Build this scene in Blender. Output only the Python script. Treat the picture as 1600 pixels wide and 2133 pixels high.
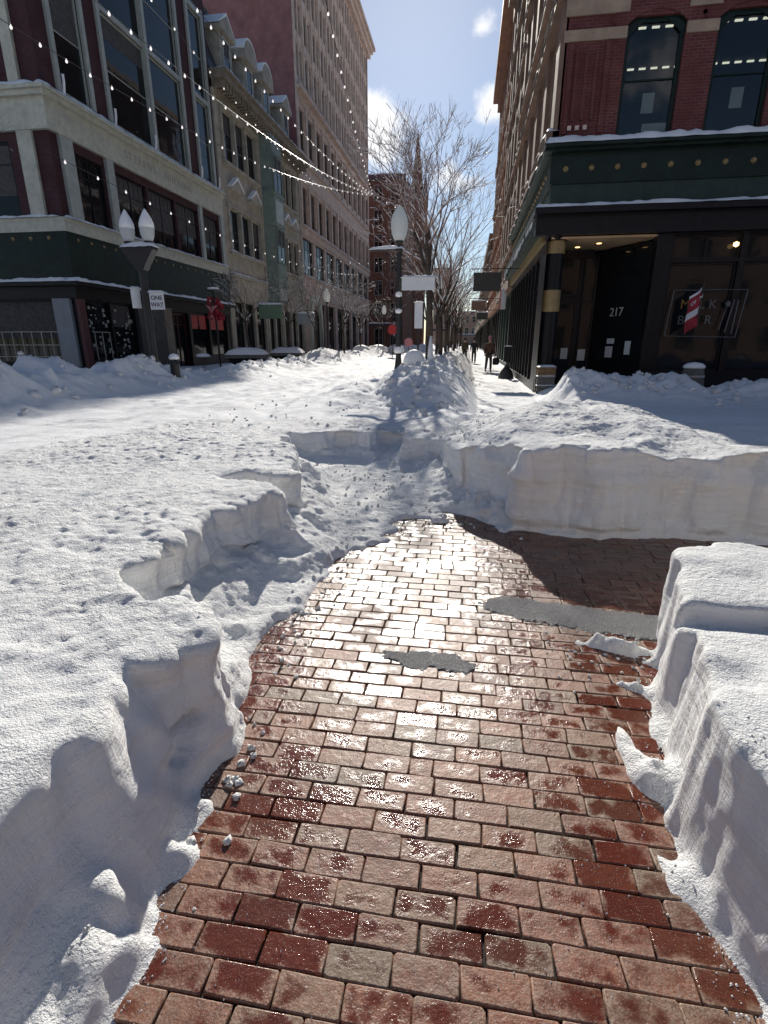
import bpy, math, random
import numpy as np
from mathutils import Vector, Matrix, Quaternion
R = math.radians
for o in list(bpy.data.objects): bpy.data.objects.remove(o)
SC = bpy.context.scene
COL = SC.collection
# ------------------------------------------------------------------ camera, sky, sun, exposure
cam = bpy.data.cameras.new('camera'); cam.sensor_fit = 'HORIZONTAL'; cam.sensor_width = 36
cam.lens = 36*1079/1600; cam.clip_start = .05; cam.clip_end = 2500
camo = bpy.data.objects.new('camera', cam); COL.objects.link(camo)
camo.location = (0, 0, 1.6); camo.rotation_euler = (R(90-18.2), 0, R(8.8)); SC.camera = camo
SUN_AZ, SUN_EL = R(-6.3), R(29)
SDIR = Vector((math.sin(SUN_AZ)*math.cos(SUN_EL), math.cos(SUN_AZ)*math.cos(SUN_EL), math.sin(SUN_EL)))
sl = bpy.data.lights.new('sun', 'SUN'); sl.energy = 4.75; sl.angle = R(.6); sl.color = (1, .94, .85)
so = bpy.data.objects.new('sun', sl); COL.objects.link(so); so.rotation_euler = SDIR.to_track_quat('Z', 'Y').to_euler(); so.location = (0, 0, 60)
W = bpy.data.worlds.new("World"); SC.world = W; W.use_nodes = True
def world():
    nt = W.node_tree; nt.nodes.clear(); N = nt.nodes.new; L = nt.links.new
    sky = N('ShaderNodeTexSky'); sky.sky_type = 'NISHITA'; sky.sun_disc = False
    sky.sun_elevation = SUN_EL; sky.sun_rotation = SUN_AZ; sky.altitude = 20; sky.air_density = 1.0; sky.dust_density = .22; sky.ozone_density = 3
    tc = N('ShaderNodeTexCoord'); nz = N('ShaderNodeTexNoise'); nz.inputs['Scale'].default_value = 7.5; nz.inputs['Detail'].default_value = 9; nz.inputs['Roughness'].default_value = .58
    L(tc.outputs['Generated'], nz.inputs['Vector'])
    tot = None
    def cloud(az, el, rad, w, sq=1.0):
        d = Vector((math.sin(R(az))*math.cos(R(el)), math.cos(R(az))*math.cos(R(el)), math.sin(R(el))))
        s = N('ShaderNodeVectorMath'); s.operation = 'SUBTRACT'; L(tc.outputs['Generated'], s.inputs[0]); s.inputs[1].default_value = d
        m = N('ShaderNodeVectorMath'); m.operation = 'MULTIPLY'; L(s.outputs[0], m.inputs[0]); m.inputs[1].default_value = (1, 1, sq)
        l = N('ShaderNodeVectorMath'); l.operation = 'LENGTH'; L(m.outputs[0], l.inputs[0])
        r = N('ShaderNodeMapRange'); L(l.outputs['Value'], r.inputs[0]); r.inputs[1].default_value = 0; r.inputs[2].default_value = rad; r.inputs[3].default_value = w; r.inputs[4].default_value = 0
        return r.outputs[0]
    for c in [(-10.4, 18.6, .125, 1.35, 1.15), (-10.5, 13.2, .09, .9, 2.2), (-5.6, 24.6, .05, .45, 2.2), (-.2, 24.6, .055, .8, 1.2), (2.0, 19.6, .075, .9, 1.2), (0, 14, .12, .5, 1.6), (60, 25, .4, .6, 1.5), (180, 30, .6, .8, 1)]:  # last two clouds are out of view, added as neutral fill light
        o = cloud(*c)
        if tot is None: tot = o
        else:
            a = N('ShaderNodeMath'); a.operation = 'MAXIMUM'; L(tot, a.inputs[0]); L(o, a.inputs[1]); tot = a.outputs[0]
    a = N('ShaderNodeMath'); a.operation = 'MULTIPLY_ADD'; L(nz.outputs['Fac'], a.inputs[0]); a.inputs[1].default_value = 2.2; a.inputs[2].default_value = -1.25
    b = N('ShaderNodeMath'); b.operation = 'ADD'; L(a.outputs[0], b.inputs[0]); L(tot, b.inputs[1])
    c = N('ShaderNodeMapRange'); c.interpolation_type = 'SMOOTHSTEP'; L(b.outputs[0], c.inputs[0]); c.inputs[1].default_value = .34; c.inputs[2].default_value = .72
    c2 = N('ShaderNodeMath'); c2.operation = 'MULTIPLY'; L(c.outputs[0], c2.inputs[0]); 
    g = N('ShaderNodeMath'); g.operation = 'GREATER_THAN'; L(tot, g.inputs[0]); g.inputs[1].default_value = .001; L(g.outputs[0], c2.inputs[1])
    mx = N('ShaderNodeMix'); mx.data_type = 'RGBA'; L(c2.outputs[0], mx.inputs[0]); L(sky.outputs[0], mx.inputs[6]); mx.inputs[7].default_value = (12, 12, 12.2, 1)
    bg = N('ShaderNodeBackground'); bg.inputs[1].default_value = .078; L(mx.outputs[2], bg.inputs[0])
    out = N('ShaderNodeOutputWorld'); L(bg.outputs[0], out.inputs[0])
world()
SC.view_settings.view_transform = 'Standard'; SC.view_settings.look = 'None'; SC.view_settings.gamma = 1; SC.view_settings.exposure = .25
SC.cycles.max_bounces = 8; SC.cycles.diffuse_bounces = 5; SC.cycles.glossy_bounces = 4; SC.cycles.transparent_max_bounces = 8
SC.cycles.use_denoising = True; SC.cycles.sample_clamp_indirect = 6; SC.cycles.caustics_reflective = False; SC.cycles.caustics_refractive = False

# ------------------------------------------------------------------ noise
def _h(i, j, k):
    n = (i*374761393 + j*668265263 + k*1440662683) & 0x7fffffff
    n = ((n ^ (n >> 13))*1274126177) & 0x7fffffff
    n = ((n ^ (n >> 15))*2246822519) & 0x7fffffff
    return ((n ^ (n >> 12)) & 0xffff)/32767.5 - 1
def noi(x, y, z=0.0, s=0):
    x, y, z = np.broadcast_arrays(np.asarray(x, float), np.asarray(y, float), np.asarray(z, float))
    i, j, k = np.floor(x), np.floor(y), np.floor(z); f, g, h = x-i, y-j, z-k
    i = i.astype(np.int64)+1000; j = j.astype(np.int64)+1000; k = k.astype(np.int64)+1000+s*17
    f = f*f*f*(f*(f*6-15)+10); g = g*g*g*(g*(g*6-15)+10); h = h*h*h*(h*(h*6-15)+10)
    def pl(kk):
        a = _h(i, j, kk)*(1-f)+_h(i+1, j, kk)*f; b = _h(i, j+1, kk)*(1-f)+_h(i+1, j+1, kk)*f
        return a*(1-g)+b*g
    return pl(k)*(1-h)+pl(k+1)*h
def fbm(x, y, z=0.0, o=3, s=0):
    v = 0; a = 1; t = 0
    for q in range(o):
        c, sn = math.cos(q*.9), math.sin(q*.9)
        v = v+a*noi((x*c-y*sn)*2**q+q*7.3, (x*sn+y*c)*2**q+q*3.1, z*2**q, s+q); t += a; a *= .5
    return v/t
def ss(x): x = np.clip(x, 0, 1); return x*x*(3-2*x)
def gau(x, y, cx, cy, sx, sy): return np.exp(-((x-cx)/sx)**2-((y-cy)/sy)**2)

# ------------------------------------------------------------------ materials
MATS = {}
class NB:
    def __init__(s, name):
        m = s.m = bpy.data.materials.new(name); m.use_nodes = True; s.nt = m.node_tree; s.b = s.nt.nodes['Principled BSDF']; s.tc = s.n('ShaderNodeTexCoord'); MATS[name] = m
    def n(s, t, **k):
        o = s.nt.nodes.new(t)
        for a, v in k.items(): setattr(o, a, v)
        return o
    def l(s, a, b): s.nt.links.new(a, b)
    def noise(s, sc, det=3, ro=.55, vec=None):
        o = s.n('ShaderNodeTexNoise'); o.inputs['Scale'].default_value = sc; o.inputs['Detail'].default_value = det; o.inputs['Roughness'].default_value = ro
        s.l(vec or s.tc.outputs['Object'], o.inputs['Vector']); return o.outputs['Fac']
    def mr(s, v, a, b, c=0, d=1):
        o = s.n('ShaderNodeMapRange'); s.l(v, o.inputs[0])
        for i, q in enumerate((a, b, c, d)): o.inputs[i+1].default_value = q
        return o.outputs[0]
    def mix(s, f, a, b, bt='MIX'):
        o = s.n('ShaderNodeMix', data_type='RGBA', blend_type=bt)
        for i, q in ((0, f), (6, a), (7, b)):
            if hasattr(q, 'is_linked') or hasattr(q, 'links'): s.l(q, o.inputs[i])
            else: o.inputs[i].default_value = q if i == 0 else (*q, 1)[:4]
        return o.outputs[2]
    def math(s, op, a, b=0):
        o = s.n('ShaderNodeMath', operation=op)
        for i, q in ((0, a), (1, b)):
            if hasattr(q, 'links'): s.l(q, o.inputs[i])
            else: o.inputs[i].default_value = q
        return o.outputs[0]
    def bump(s, h, st=.3, dist=.02, prev=None):
        o = s.n('ShaderNodeBump'); o.inputs['Strength'].default_value = st; o.inputs['Distance'].default_value = dist; s.l(h, o.inputs['Height'])
        if prev: s.l(prev, o.inputs['Normal'])
        s.l(o.outputs[0], s.b.inputs['Normal']); return o.outputs[0]
    def set(s, k, v):
        if hasattr(v, 'links'): s.l(v, s.b.inputs[k])
        else: s.b.inputs[k].default_value = (*v, 1) if isinstance(v, tuple) and len(v) == 3 else v
def plain(name, col, ro=.6, var=.25, sc=3, bump=.1, bsc=60, metal=0, spec=.5):
    b = NB(name); d = tuple(c*(1-var) for c in col); u = tuple(min(1, c*(1+var)) for c in col)
    f = b.mr(b.noise(sc, 5, .6), .3, .7)
    b.set('Base Color', b.mix(f, d, u)); b.set('Roughness', b.mr(b.noise(sc*2.3, 3), .3, .7, ro*.85, min(1, ro*1.15))); b.set('Metallic', metal); b.set('Specular IOR Level', spec)
    if bump: b.bump(b.noise(bsc, 4), bump, .01)
    return b.m
def brick(name, c1, c2, mortar, axis='x', bw=.21, bh=.07, ro=.8, spec=.3):
    b = NB(name); sp = b.n('ShaderNodeSeparateXYZ'); b.l(b.tc.outputs['Object'], sp.inputs[0])
    cb = b.n('ShaderNodeCombineXYZ'); b.l(sp.outputs['X'], cb.inputs[0]); b.l(sp.outputs['Z'], cb.inputs[1])
    t = b.n('ShaderNodeTexBrick'); b.l(cb.outputs[0], t.inputs['Vector'])
    for k, v in (('Scale', 1), ('Brick Width', bw), ('Row Height', bh), ('Mortar Size', .007), ('Bias', -.1)): t.inputs[k].default_value = v
    t.inputs['Color1'].default_value = (*c1, 1); t.inputs['Color2'].default_value = (*c2, 1); t.inputs['Mortar'].default_value = (*mortar, 1)
    f = b.mr(b.noise(1.3, 5), .35, .7); b.set('Base Color', b.mix(f, t.outputs['Color'], tuple(x*.62 for x in c1))); b.set('Roughness', ro); b.set('Specular IOR Level', spec)
    b.bump(b.mr(t.outputs['Fac'], 0, 1, 1, 0), .5, .008); return b.m
def snowmat(name, col=(.90, .905, .895), fine=1.0):
    b = NB(name); p = b.tc.outputs['Object']
    n0 = b.mr(b.noise(1.4, 3, .5), .35, .65, .35, 1.25); n1 = b.math('MULTIPLY', b.noise(38, 4, .62), n0); n2 = b.noise(130, 3, .6); n3 = b.noise(420, 2, .5)
    geo = b.n('ShaderNodeNewGeometry'); sp = b.n('ShaderNodeSeparateXYZ'); b.l(geo.outputs['True Normal'], sp.inputs[0])
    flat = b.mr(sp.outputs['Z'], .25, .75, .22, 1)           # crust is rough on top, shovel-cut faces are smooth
    h = b.math('MULTIPLY', b.math('ADD', b.math('MULTIPLY', n1, 1.0), b.math('MULTIPLY', n2, .45)), flat)
    def stretched(v, sc):
        mp = b.n('ShaderNodeMapping'); mp.inputs['Scale'].default_value = v; b.l(p, mp.inputs['Vector']); return b.noise(sc, 4, .6, mp.outputs[0])
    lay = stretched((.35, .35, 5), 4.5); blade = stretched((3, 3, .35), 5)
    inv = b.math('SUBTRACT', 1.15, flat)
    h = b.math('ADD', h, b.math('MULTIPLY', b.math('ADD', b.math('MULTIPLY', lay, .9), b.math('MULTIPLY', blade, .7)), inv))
    h = b.math('ADD', h, b.math('MULTIPLY', n3, .10))
    b.bump(h, 1.0*fine, .026)
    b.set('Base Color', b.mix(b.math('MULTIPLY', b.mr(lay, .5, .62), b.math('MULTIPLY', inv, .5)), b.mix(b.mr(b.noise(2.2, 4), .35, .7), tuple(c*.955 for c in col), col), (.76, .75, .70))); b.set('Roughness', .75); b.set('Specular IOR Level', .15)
    return b.m
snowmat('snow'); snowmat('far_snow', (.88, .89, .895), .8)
plain('cap_snow', (.9, .905, .905), .6, .02, 6, .35, 22)
plain('cream', (.50, .49, .40), .55, .18, 4, .15, 30)
plain('pale_trim', (.38, .40, .37), .5, .15, 4, .1, 30)
plain('dark_green', (.010, .021, .017), .4, .3, 3, .05, spec=.2)
plain('mid_green', (.028, .048, .042), .45, .2, 3, .05, spec=.2)
plain('black_paint', (.012, .012, .014), .35, .3, 5, .05, spec=.2)
plain('storefront_black', (.010, .010, .0125), .35, .3, 5, .05, spec=.2)
plain('dark_stone', (.05, .047, .047), .6, .3, 3, .2)
plain('maroon', (.075, .014, .018), .5, .3, 5, .1)
plain('gold', (.27, .19, .08), .5, .2, 5, .1)
plain('grey_panel', (.23, .25, .27), .5, .1, 3, .05)
plain('limestone', (.40, .365, .30), .8, .28, 1.6, .4, 18)
plain('limestone_dark', (.25, .21, .16), .8, .3, 2, .4, 18)
plain('tan_stone', (.58, .45, .38), .8, .22, 1.2, .35, 10)
plain('pink_brick', (.26, .12, .12), .85, .25, 1, .3, 20)
plain('brown_stone', (.21, .135, .10), .8, .3, 1.8, .4, 15)
plain('corner_stone', (.34, .25, .18), .8, .25, 2.2, .35, 15)
plain('slate', (.06, .055, .07), .6, .4, 4, .4, 25)
plain('copper_green', (.17, .215, .185), .6, .2, 3, .2, 20)
plain('copper_cladding', (.33, .15, .085), .6, .3, 1.5, .2, 12)
plain('bark', (.075, .058, .048), .9, .35, 9, .7, 40, spec=.2)
plain('twig', (.21, .125, .10), .9, .3, 9, 0)
plain('iron', (.014, .014, .016), .42, .3, 8, .15)
plain('steel', (.3, .3, .31), .4, .15, 6, .05, metal=.7)
plain('wood', (.20, .125, .06), .7, .35, 6, .3, 30)
plain('grey_wood', (.13, .125, .11), .8, .3, 7, .4, 30)
plain('white_sign', (.66, .68, .70), .45, .06, 6, .03)
plain('sign_ink', (.02, .02, .022), .5, .1, 5, 0)
plain('sign_letters', (.55, .54, .5), .5, .08, 5, 0)
plain('frieze_letters', (.37, .36, .29), .6, .1, 5, 0)
plain('faint_letters', (.12, .12, .12), .5, .08, 5, 0)
plain('orange_letters', (.30, .14, .04), .5, .08, 5, 0)
plain('red_paint', (.42, .02, .025), .45, .2, 6, .05)
plain('red_cloth', (.30, .022, .035), .85, .35, 7, .3, 40)
plain('pink_cloth', (.5, .22, .24), .85, .2, 7, .3, 40)
plain('green_sign', (.10, .17, .11), .5, .15, 5, .05)
plain('brown_coat', (.11, .06, .045), .9, .25, 9, .3)
plain('dark_coat', (.02, .02, .026), .9, .25, 9, .3)
plain('olive_coat', (.075, .07, .04), .9, .25, 9, .3)
plain('trousers', (.03, .03, .04), .9, .25, 9, .3)
plain('skin', (.5, .3, .22), .6, .1, 9, .05)
plain('tan_ceiling', (.62, .42, .24), .6, .12, 2, .05)
plain('paper', (.6, .63, .63), .7, .05, 6, 0)
plain('room_dark', (.03, .03, .03), .9, .2, 2, 0)
plain('curtain', (.075, .07, .07), .9, .3, 6, .2)
brick('dark_red_brick', (.085, .032, .036), (.05, .022, .028), (.07, .05, .05))
brick('red_brick', (.17, .045, .042), (.11, .03, .032), (.17, .12, .11))
brick('brown_brick', (.17, .085, .058), (.12, .06, .045), (.16, .12, .10))
def glassmat():
    b = NB('dark_glass'); b.set('Base Color', (.012, .014, .016)); b.set('Roughness', .05); b.set('Specular IOR Level', .25)
    b.bump(b.noise(1.1, 2), .06, .1)
    b = NB('clear_glass'); nt = b.nt; tr = b.n('ShaderNodeBsdfTransparent'); tr.inputs[0].default_value = (.62, .68, .66, 1); gl = b.n('ShaderNodeBsdfGlossy'); gl.inputs['Roughness'].default_value = .03
    fr = b.n('ShaderNodeFresnel'); fr.inputs[0].default_value = 1.5; m = b.n('ShaderNodeMixShader'); b.l(b.math('MULTIPLY', fr.outputs[0], 1.3), m.inputs[0]); b.l(tr.outputs[0], m.inputs[1]); b.l(gl.outputs[0], m.inputs[2])
    b.l(m.outputs[0], nt.nodes['Material Output'].inputs[0])
    b = NB('lamp_globe'); b.set('Base Color', (.72, .74, .74)); b.set('Roughness', .25); b.set('Subsurface Weight', .0); tr = b.n('ShaderNodeBsdfTranslucent'); tr.inputs[0].default_value = (.85, .87, .86, 1); m = b.n('ShaderNodeMixShader'); m.inputs[0].default_value = .45
    b.l(b.b.outputs[0], m.inputs[1]); b.l(tr.outputs[0], m.inputs[2]); b.l(m.outputs[0], b.nt.nodes['Material Output'].inputs[0])
    for nm, c, e in (('bulb_glow', (1, .93, .88), .8), ('warm_glow', (1, .62, .25), 3.5), ('tube_glow', (1, .96, .8), .8), ('red_glow', (1, .05, .04), 1.2)):
        b = NB(nm); b.set('Base Color', c); b.set('Emission Color', c); b.set('Emission Strength', e)
glassmat()
def cheek():
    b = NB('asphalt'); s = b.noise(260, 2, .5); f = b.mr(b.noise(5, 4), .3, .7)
    b.set('Base Color', b.mix(b.mr(s, .52, .66), (.045, .046, .05), (.55, .55, .58))); b.set('Roughness', b.mr(s, .4, .6, .55, .22)); b.bump(s, .9, .012)  # pale specks put the wet asphalt's glitter into the colour
    # worn clay pavers: a dried salt film over wet, dark red clay; colour of each brick comes from its own attribute
    b = NB('paver'); at = b.n('ShaderNodeAttribute', attribute_name='tint'); base = at.outputs['Color']; rnd = at.outputs['Alpha']
    big = b.noise(2.6, 3, .5); mid = b.noise(11, 4, .6); salt = b.noise(150, 3, .65); grit = b.noise(420, 2, .5)
    w = b.math('ADD', b.math('MULTIPLY', big, .8), b.math('ADD', b.math('MULTIPLY', mid, .75), b.math('MULTIPLY', rnd, .22)))
    sx = b.n('ShaderNodeSeparateXYZ'); b.l(b.tc.outputs['Object'], sx.inputs[0]); w = b.math('ADD', w, b.math('MULTIPLY', b.math('ABSOLUTE', sx.outputs['X']), .08))
    uv = b.n('ShaderNodeUVMap', uv_map='face'); us = b.n('ShaderNodeSeparateXYZ'); b.l(uv.outputs[0], us.inputs[0])
    ed = b.math('MAXIMUM', b.math('POWER', b.math('ABSOLUTE', us.outputs['X']), 3.0), b.math('POWER', b.math('ABSOLUTE', us.outputs['Y']), 2.2)); w = b.math('ADD', w, b.math('MULTIPLY', ed, -.17))
    wet = b.mr(w, .80, .94); spots = b.mr(b.noise(34, 5, .7), .36, .60, .62, 1.05); base = b.mix(1.0, base, spots, 'MULTIPLY'); pit = b.mr(b.noise(95, 2, .5), .30, .36, .45, 1); base = b.mix(1.0, base, pit, 'MULTIPLY')
    dry = b.mix(b.math('MULTIPLY', b.mr(salt, .42, .66, .1, .75), b.mr(ed, .1, 1.0, .5, 1.0)), base, (.36, .29, .225))
    film = b.mr(b.noise(7, 5, .6), .35, .75, .0, .38); dry = b.mix(film, dry, (.23, .17, .125))
    wc = b.mix(.75, base, (.085, .016, .007)); col = b.mix(wet, dry, wc)
    speck = b.mr(grit, .69, .73); col = b.mix(speck, col, (.75, .72, .70))
    b.set('Base Color', col); rr = b.mr(salt, .35, .7, .38, .62)
    o = b.n('ShaderNodeMix', data_type='FLOAT'); b.l(wet, o.inputs[0]); b.l(rr, o.inputs[2]); o.inputs[3].default_value = .13; b.set('Roughness', o.outputs[0]); b.set('Specular IOR Level', b.mr(wet, 0, 1, .36, .55))
    p = b.bump(b.math('ADD', b.noise(26, 4, .6), b.math('MULTIPLY', salt, .3)), .35, .012)
cheek()

# ------------------------------------------------------------------ mesh helpers
class MB:
    def __init__(s): s.v = []; s.f = []
    def add(s, v, f):
        o = len(s.v); s.v += [tuple(p) for p in v]; s.f += [tuple(i+o for i in q) for q in f]; return s
    def box(s, x0, x1, y0, y1, z0, z1):
        return s.add([(x0, y0, z0), (x1, y0, z0), (x1, y1, z0), (x0, y1, z0), (x0, y0, z1), (x1, y0, z1), (x1, y1, z1), (x0, y1, z1)],
                     [(0, 3, 2, 1), (4, 5, 6, 7), (0, 1, 5, 4), (1, 2, 6, 5), (2, 3, 7, 6), (3, 0, 4, 7)])
    def bbox(s, x0, x1, y0, y1, z0, z1, b=.01):          # box with chamfered vertical section
        b = min(b, (x1-x0)/3, (y1-y0)/3, (z1-z0)/3); L = []
        for z, i in ((z0, b), (z0+b, 0), (z1-b, 0), (z1, b)):
            for (x, y) in ((x0+i+b, y0+i), (x1-i-b, y0+i), (x1-i, y0+i+b), (x1-i, y1-i-b), (x1-i-b, y1-i), (x0+i+b, y1-i), (x0+i, y1-i-b), (x0+i, y0+i+b)): L.append((x, y, z))
        F = [tuple(range(7, -1, -1)), tuple(range(24, 32))]
        for k in range(3):
            for i in range(8): j = (i+1) % 8; F.append((k*8+i, k*8+j, k*8+8+j, k*8+8+i))
        return s.add(L, F)
    def lathe(s, prof, c=(0, 0, 0), n=14):
        L = []; F = []
        for (r, z) in prof:
            for i in range(n): a = 2*math.pi*i/n; L.append((c[0]+r*math.cos(a), c[1]+r*math.sin(a), c[2]+z))
        for k in range(len(prof)-1):
            for i in range(n): j = (i+1) % n; F.append((k*n+i, k*n+j, k*n+n+j, k*n+n+i))
        F.append(tuple(range(n-1, -1, -1))); F.append(tuple((len(prof)-1)*n+i for i in range(n)))
        return s.add(L, F)
    def tube(s, pts, rad, n=6):
        P = [Vector(p) for p in pts]; L = []; F = []; m = len(P)
        if not hasattr(rad, '__len__'): rad = [rad]*m
        for k in range(m):
            d = (P[min(k+1, m-1)]-P[max(k-1, 0)]).normalized(); u = d.cross(Vector((0, 0, 1)) if abs(d.z) < .9 else Vector((1, 0, 0))).normalized(); w = d.cross(u)
            for i in range(n): a = 2*math.pi*i/n; L.append(P[k]+(u*math.cos(a)+w*math.sin(a))*rad[k])
        for k in range(m-1):
            for i in range(n): j = (i+1) % n; F.append((k*n+i, k*n+n+i, k*n+n+j, k*n+j))
        F.append(tuple(range(n))); F.append(tuple((m-1)*n+i for i in range(n-1, -1, -1)))
        return s.add(L, F)
    def prism(s, poly, y0, y1):                            # polygon in xz, extruded along y
        n = len(poly); L = [(x, y0, z) for x, z in poly]+[(x, y1, z) for x, z in poly]
        F = [tuple(range(n)), tuple(range(2*n-1, n-1, -1))]+[(i, i+n, (i+1) % n+n, (i+1) % n) for i in range(n)]
        return s.add(L, F)
    def wall(s, w, z0, z1, holes, dep=.22, y=0, x0=0):     # facade plane with real openings and reveals
        xs = sorted({x0, w}|{h[0] for h in holes}|{h[1] for h in holes}); zs = sorted({z0, z1}|{h[2] for h in holes}|{h[3] for h in holes})
        xs = [x for x in xs if x0 <= x <= w]; zs = [z for z in zs if z0 <= z <= z1]
        for a, b in zip(xs, xs[1:]):
            run = None
            for c, d in zip(zs, zs[1:]):
                mx, mz = (a+b)/2, (c+d)/2
                hole = any(h[0] < mx < h[1] and h[2] < mz < h[3] for h in holes)
                if not hole: run = (run[0] if run else c, d)
                if (hole or d == zs[-1]) and run: s.add([(a, y, run[0]), (b, y, run[0]), (b, y, run[1]), (a, y, run[1])], [(0, 1, 2, 3)]); run = None
        for (a, b, c, d) in holes:
            s.add([(a, y, c), (b, y, c), (b, y, d), (a, y, d), (a, y+dep, c), (b, y+dep, c), (b, y+dep, d), (a, y+dep, d)], [(0, 1, 5, 4), (1, 2, 6, 5), (2, 3, 7, 6), (3, 0, 4, 7)])
        return s
    def snow(s, x0, x1, y0, y1, z, t, seed=0, step=.12, over=.03):   # lumpy strip of lying snow
        nx = max(3, int((x1-x0)/step)); ny = max(5, int((y1-y0)/.07)) if (y1-y0) < 2 else max(6, int((y1-y0)/.2))
        X = np.linspace(x0-over, x1+over, nx+1); Y = np.linspace(y0-over, y1+over, ny+1); gx, gy = np.meshgrid(X, Y, indexing='ij')
        u = np.minimum(gx-X[0], X[-1]-gx)/min(.12, t*1.2); v = np.minimum(gy-Y[0], Y[-1]-gy)/min(.12, t*1.2, (y1-y0)/2.2); e = np.sqrt(np.clip(np.minimum(u, v), 0, 1))
        h = t*e*(.85+.35*fbm(gx*1.3+seed, gy*1.3+seed*3, 0, 2, 5)+.22*noi(gx*5, gy*5, seed, 9))
        gy = gy+.03*noi(gx*3, gx*0+seed, 0, 3)*(1-e)
        V = [(gx[i, j], gy[i, j], z+h[i, j]) for i in range(nx+1) for j in range(ny+1)]
        F = [(i*(ny+1)+j, (i+1)*(ny+1)+j, (i+1)*(ny+1)+j+1, i*(ny+1)+j+1) for i in range(nx) for j in range(ny)]
        V2 = [(x0, y0, z-.02), (x1, y0, z-.02), (x1, y1, z-.02), (x0, y1, z-.02)]
        return s.add(V, F)
    def mesh(s, name, mat, smooth=False, fix=False):
        me = bpy.data.meshes.new(name); me.from_pydata(s.v, [], s.f); me.update()
        if mat: me.materials.append(MATS[mat])
        if smooth: me.polygons.foreach_set('use_smooth', [True]*len(me.polygons))
        return me
def tag(o, label=None, cat=None, group=None, kind=None):
    if label: o['label'] = label
    if cat: o['category'] = cat
    if group: o['group'] = group
    if kind: o['kind'] = kind
    return o
def obj(name, me, parent=None, loc=(0, 0, 0), rz=0):
    o = bpy.data.objects.new(name, me); COL.objects.link(o); o.location = loc; o.rotation_euler = (0, 0, rz)
    if parent: o.parent = parent
    return o
def thing(name, label, cat, loc=(0, 0, 0), rz=0, group=None): return tag(obj(name, None, None, loc, rz), label, cat, group)
SPLIT = {'snow_cap', 'window_notice', 'pinnacle', 'panel', 'stone_block', 'downlight', 'shop_banner'}
def islands(mb):
    p = list(range(len(mb.v)))
    def f(a):
        while p[a] != a: p[a] = p[p[a]]; a = p[a]
        return a
    for q in mb.f:
        for i in q[1:]: p[f(i)] = f(q[0])
    out = {}
    for q in mb.f: out.setdefault(f(q[0]), []).append(q)
    res = []
    for fs in out.values():
        ids = sorted({i for q in fs for i in q}); mp = {i: k for k, i in enumerate(ids)}; m = MB(); m.v = [mb.v[i] for i in ids]; m.f = [tuple(mp[i] for i in q) for q in fs]; res.append(m)
    return res
def part(name, mb, mat, parent, loc=(0, 0, 0), rz=0, smooth=False):
    if name in SPLIT:
        ms = islands(mb)
        if 1 < len(ms) <= 14: return [obj(name, m.mesh(name, mat, smooth), parent, loc, rz) for m in ms][0]
    return obj(name, mb.mesh(name, mat, smooth), parent, loc, rz)
def kids(o): return [c for c in bpy.data.objects if c.parent == o]
def dup(o, parent=None, loc=None, rz=None, label=None, scale=None):
    c = o.copy(); COL.objects.link(c); c.parent = parent
    if loc is not None: c.location = loc
    if rz is not None: c.rotation_euler = (0, 0, rz)
    if scale: c.scale = (scale,)*3
    if label: c['label'] = label
    for ch in kids(o): dup(ch, c)
    return c
def text_mesh(txt, size, mat, ext=.006, spacing=1):
    cu = bpy.data.curves.new('letters', 'FONT'); cu.body = txt; cu.size = size; cu.extrude = ext; cu.align_x = 'CENTER'; cu.align_y = 'CENTER'; cu.space_character = spacing
    o = bpy.data.objects.new('letters', cu); COL.objects.link(o); dg = bpy.context.evaluated_depsgraph_get(); me = bpy.data.meshes.new_from_object(o.evaluated_get(dg)); bpy.data.objects.remove(o)
    me.transform(Matrix.Rotation(R(90), 4, 'X')); me.materials.clear(); me.materials.append(MATS[mat]); me.name = 'letters'; return me
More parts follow.
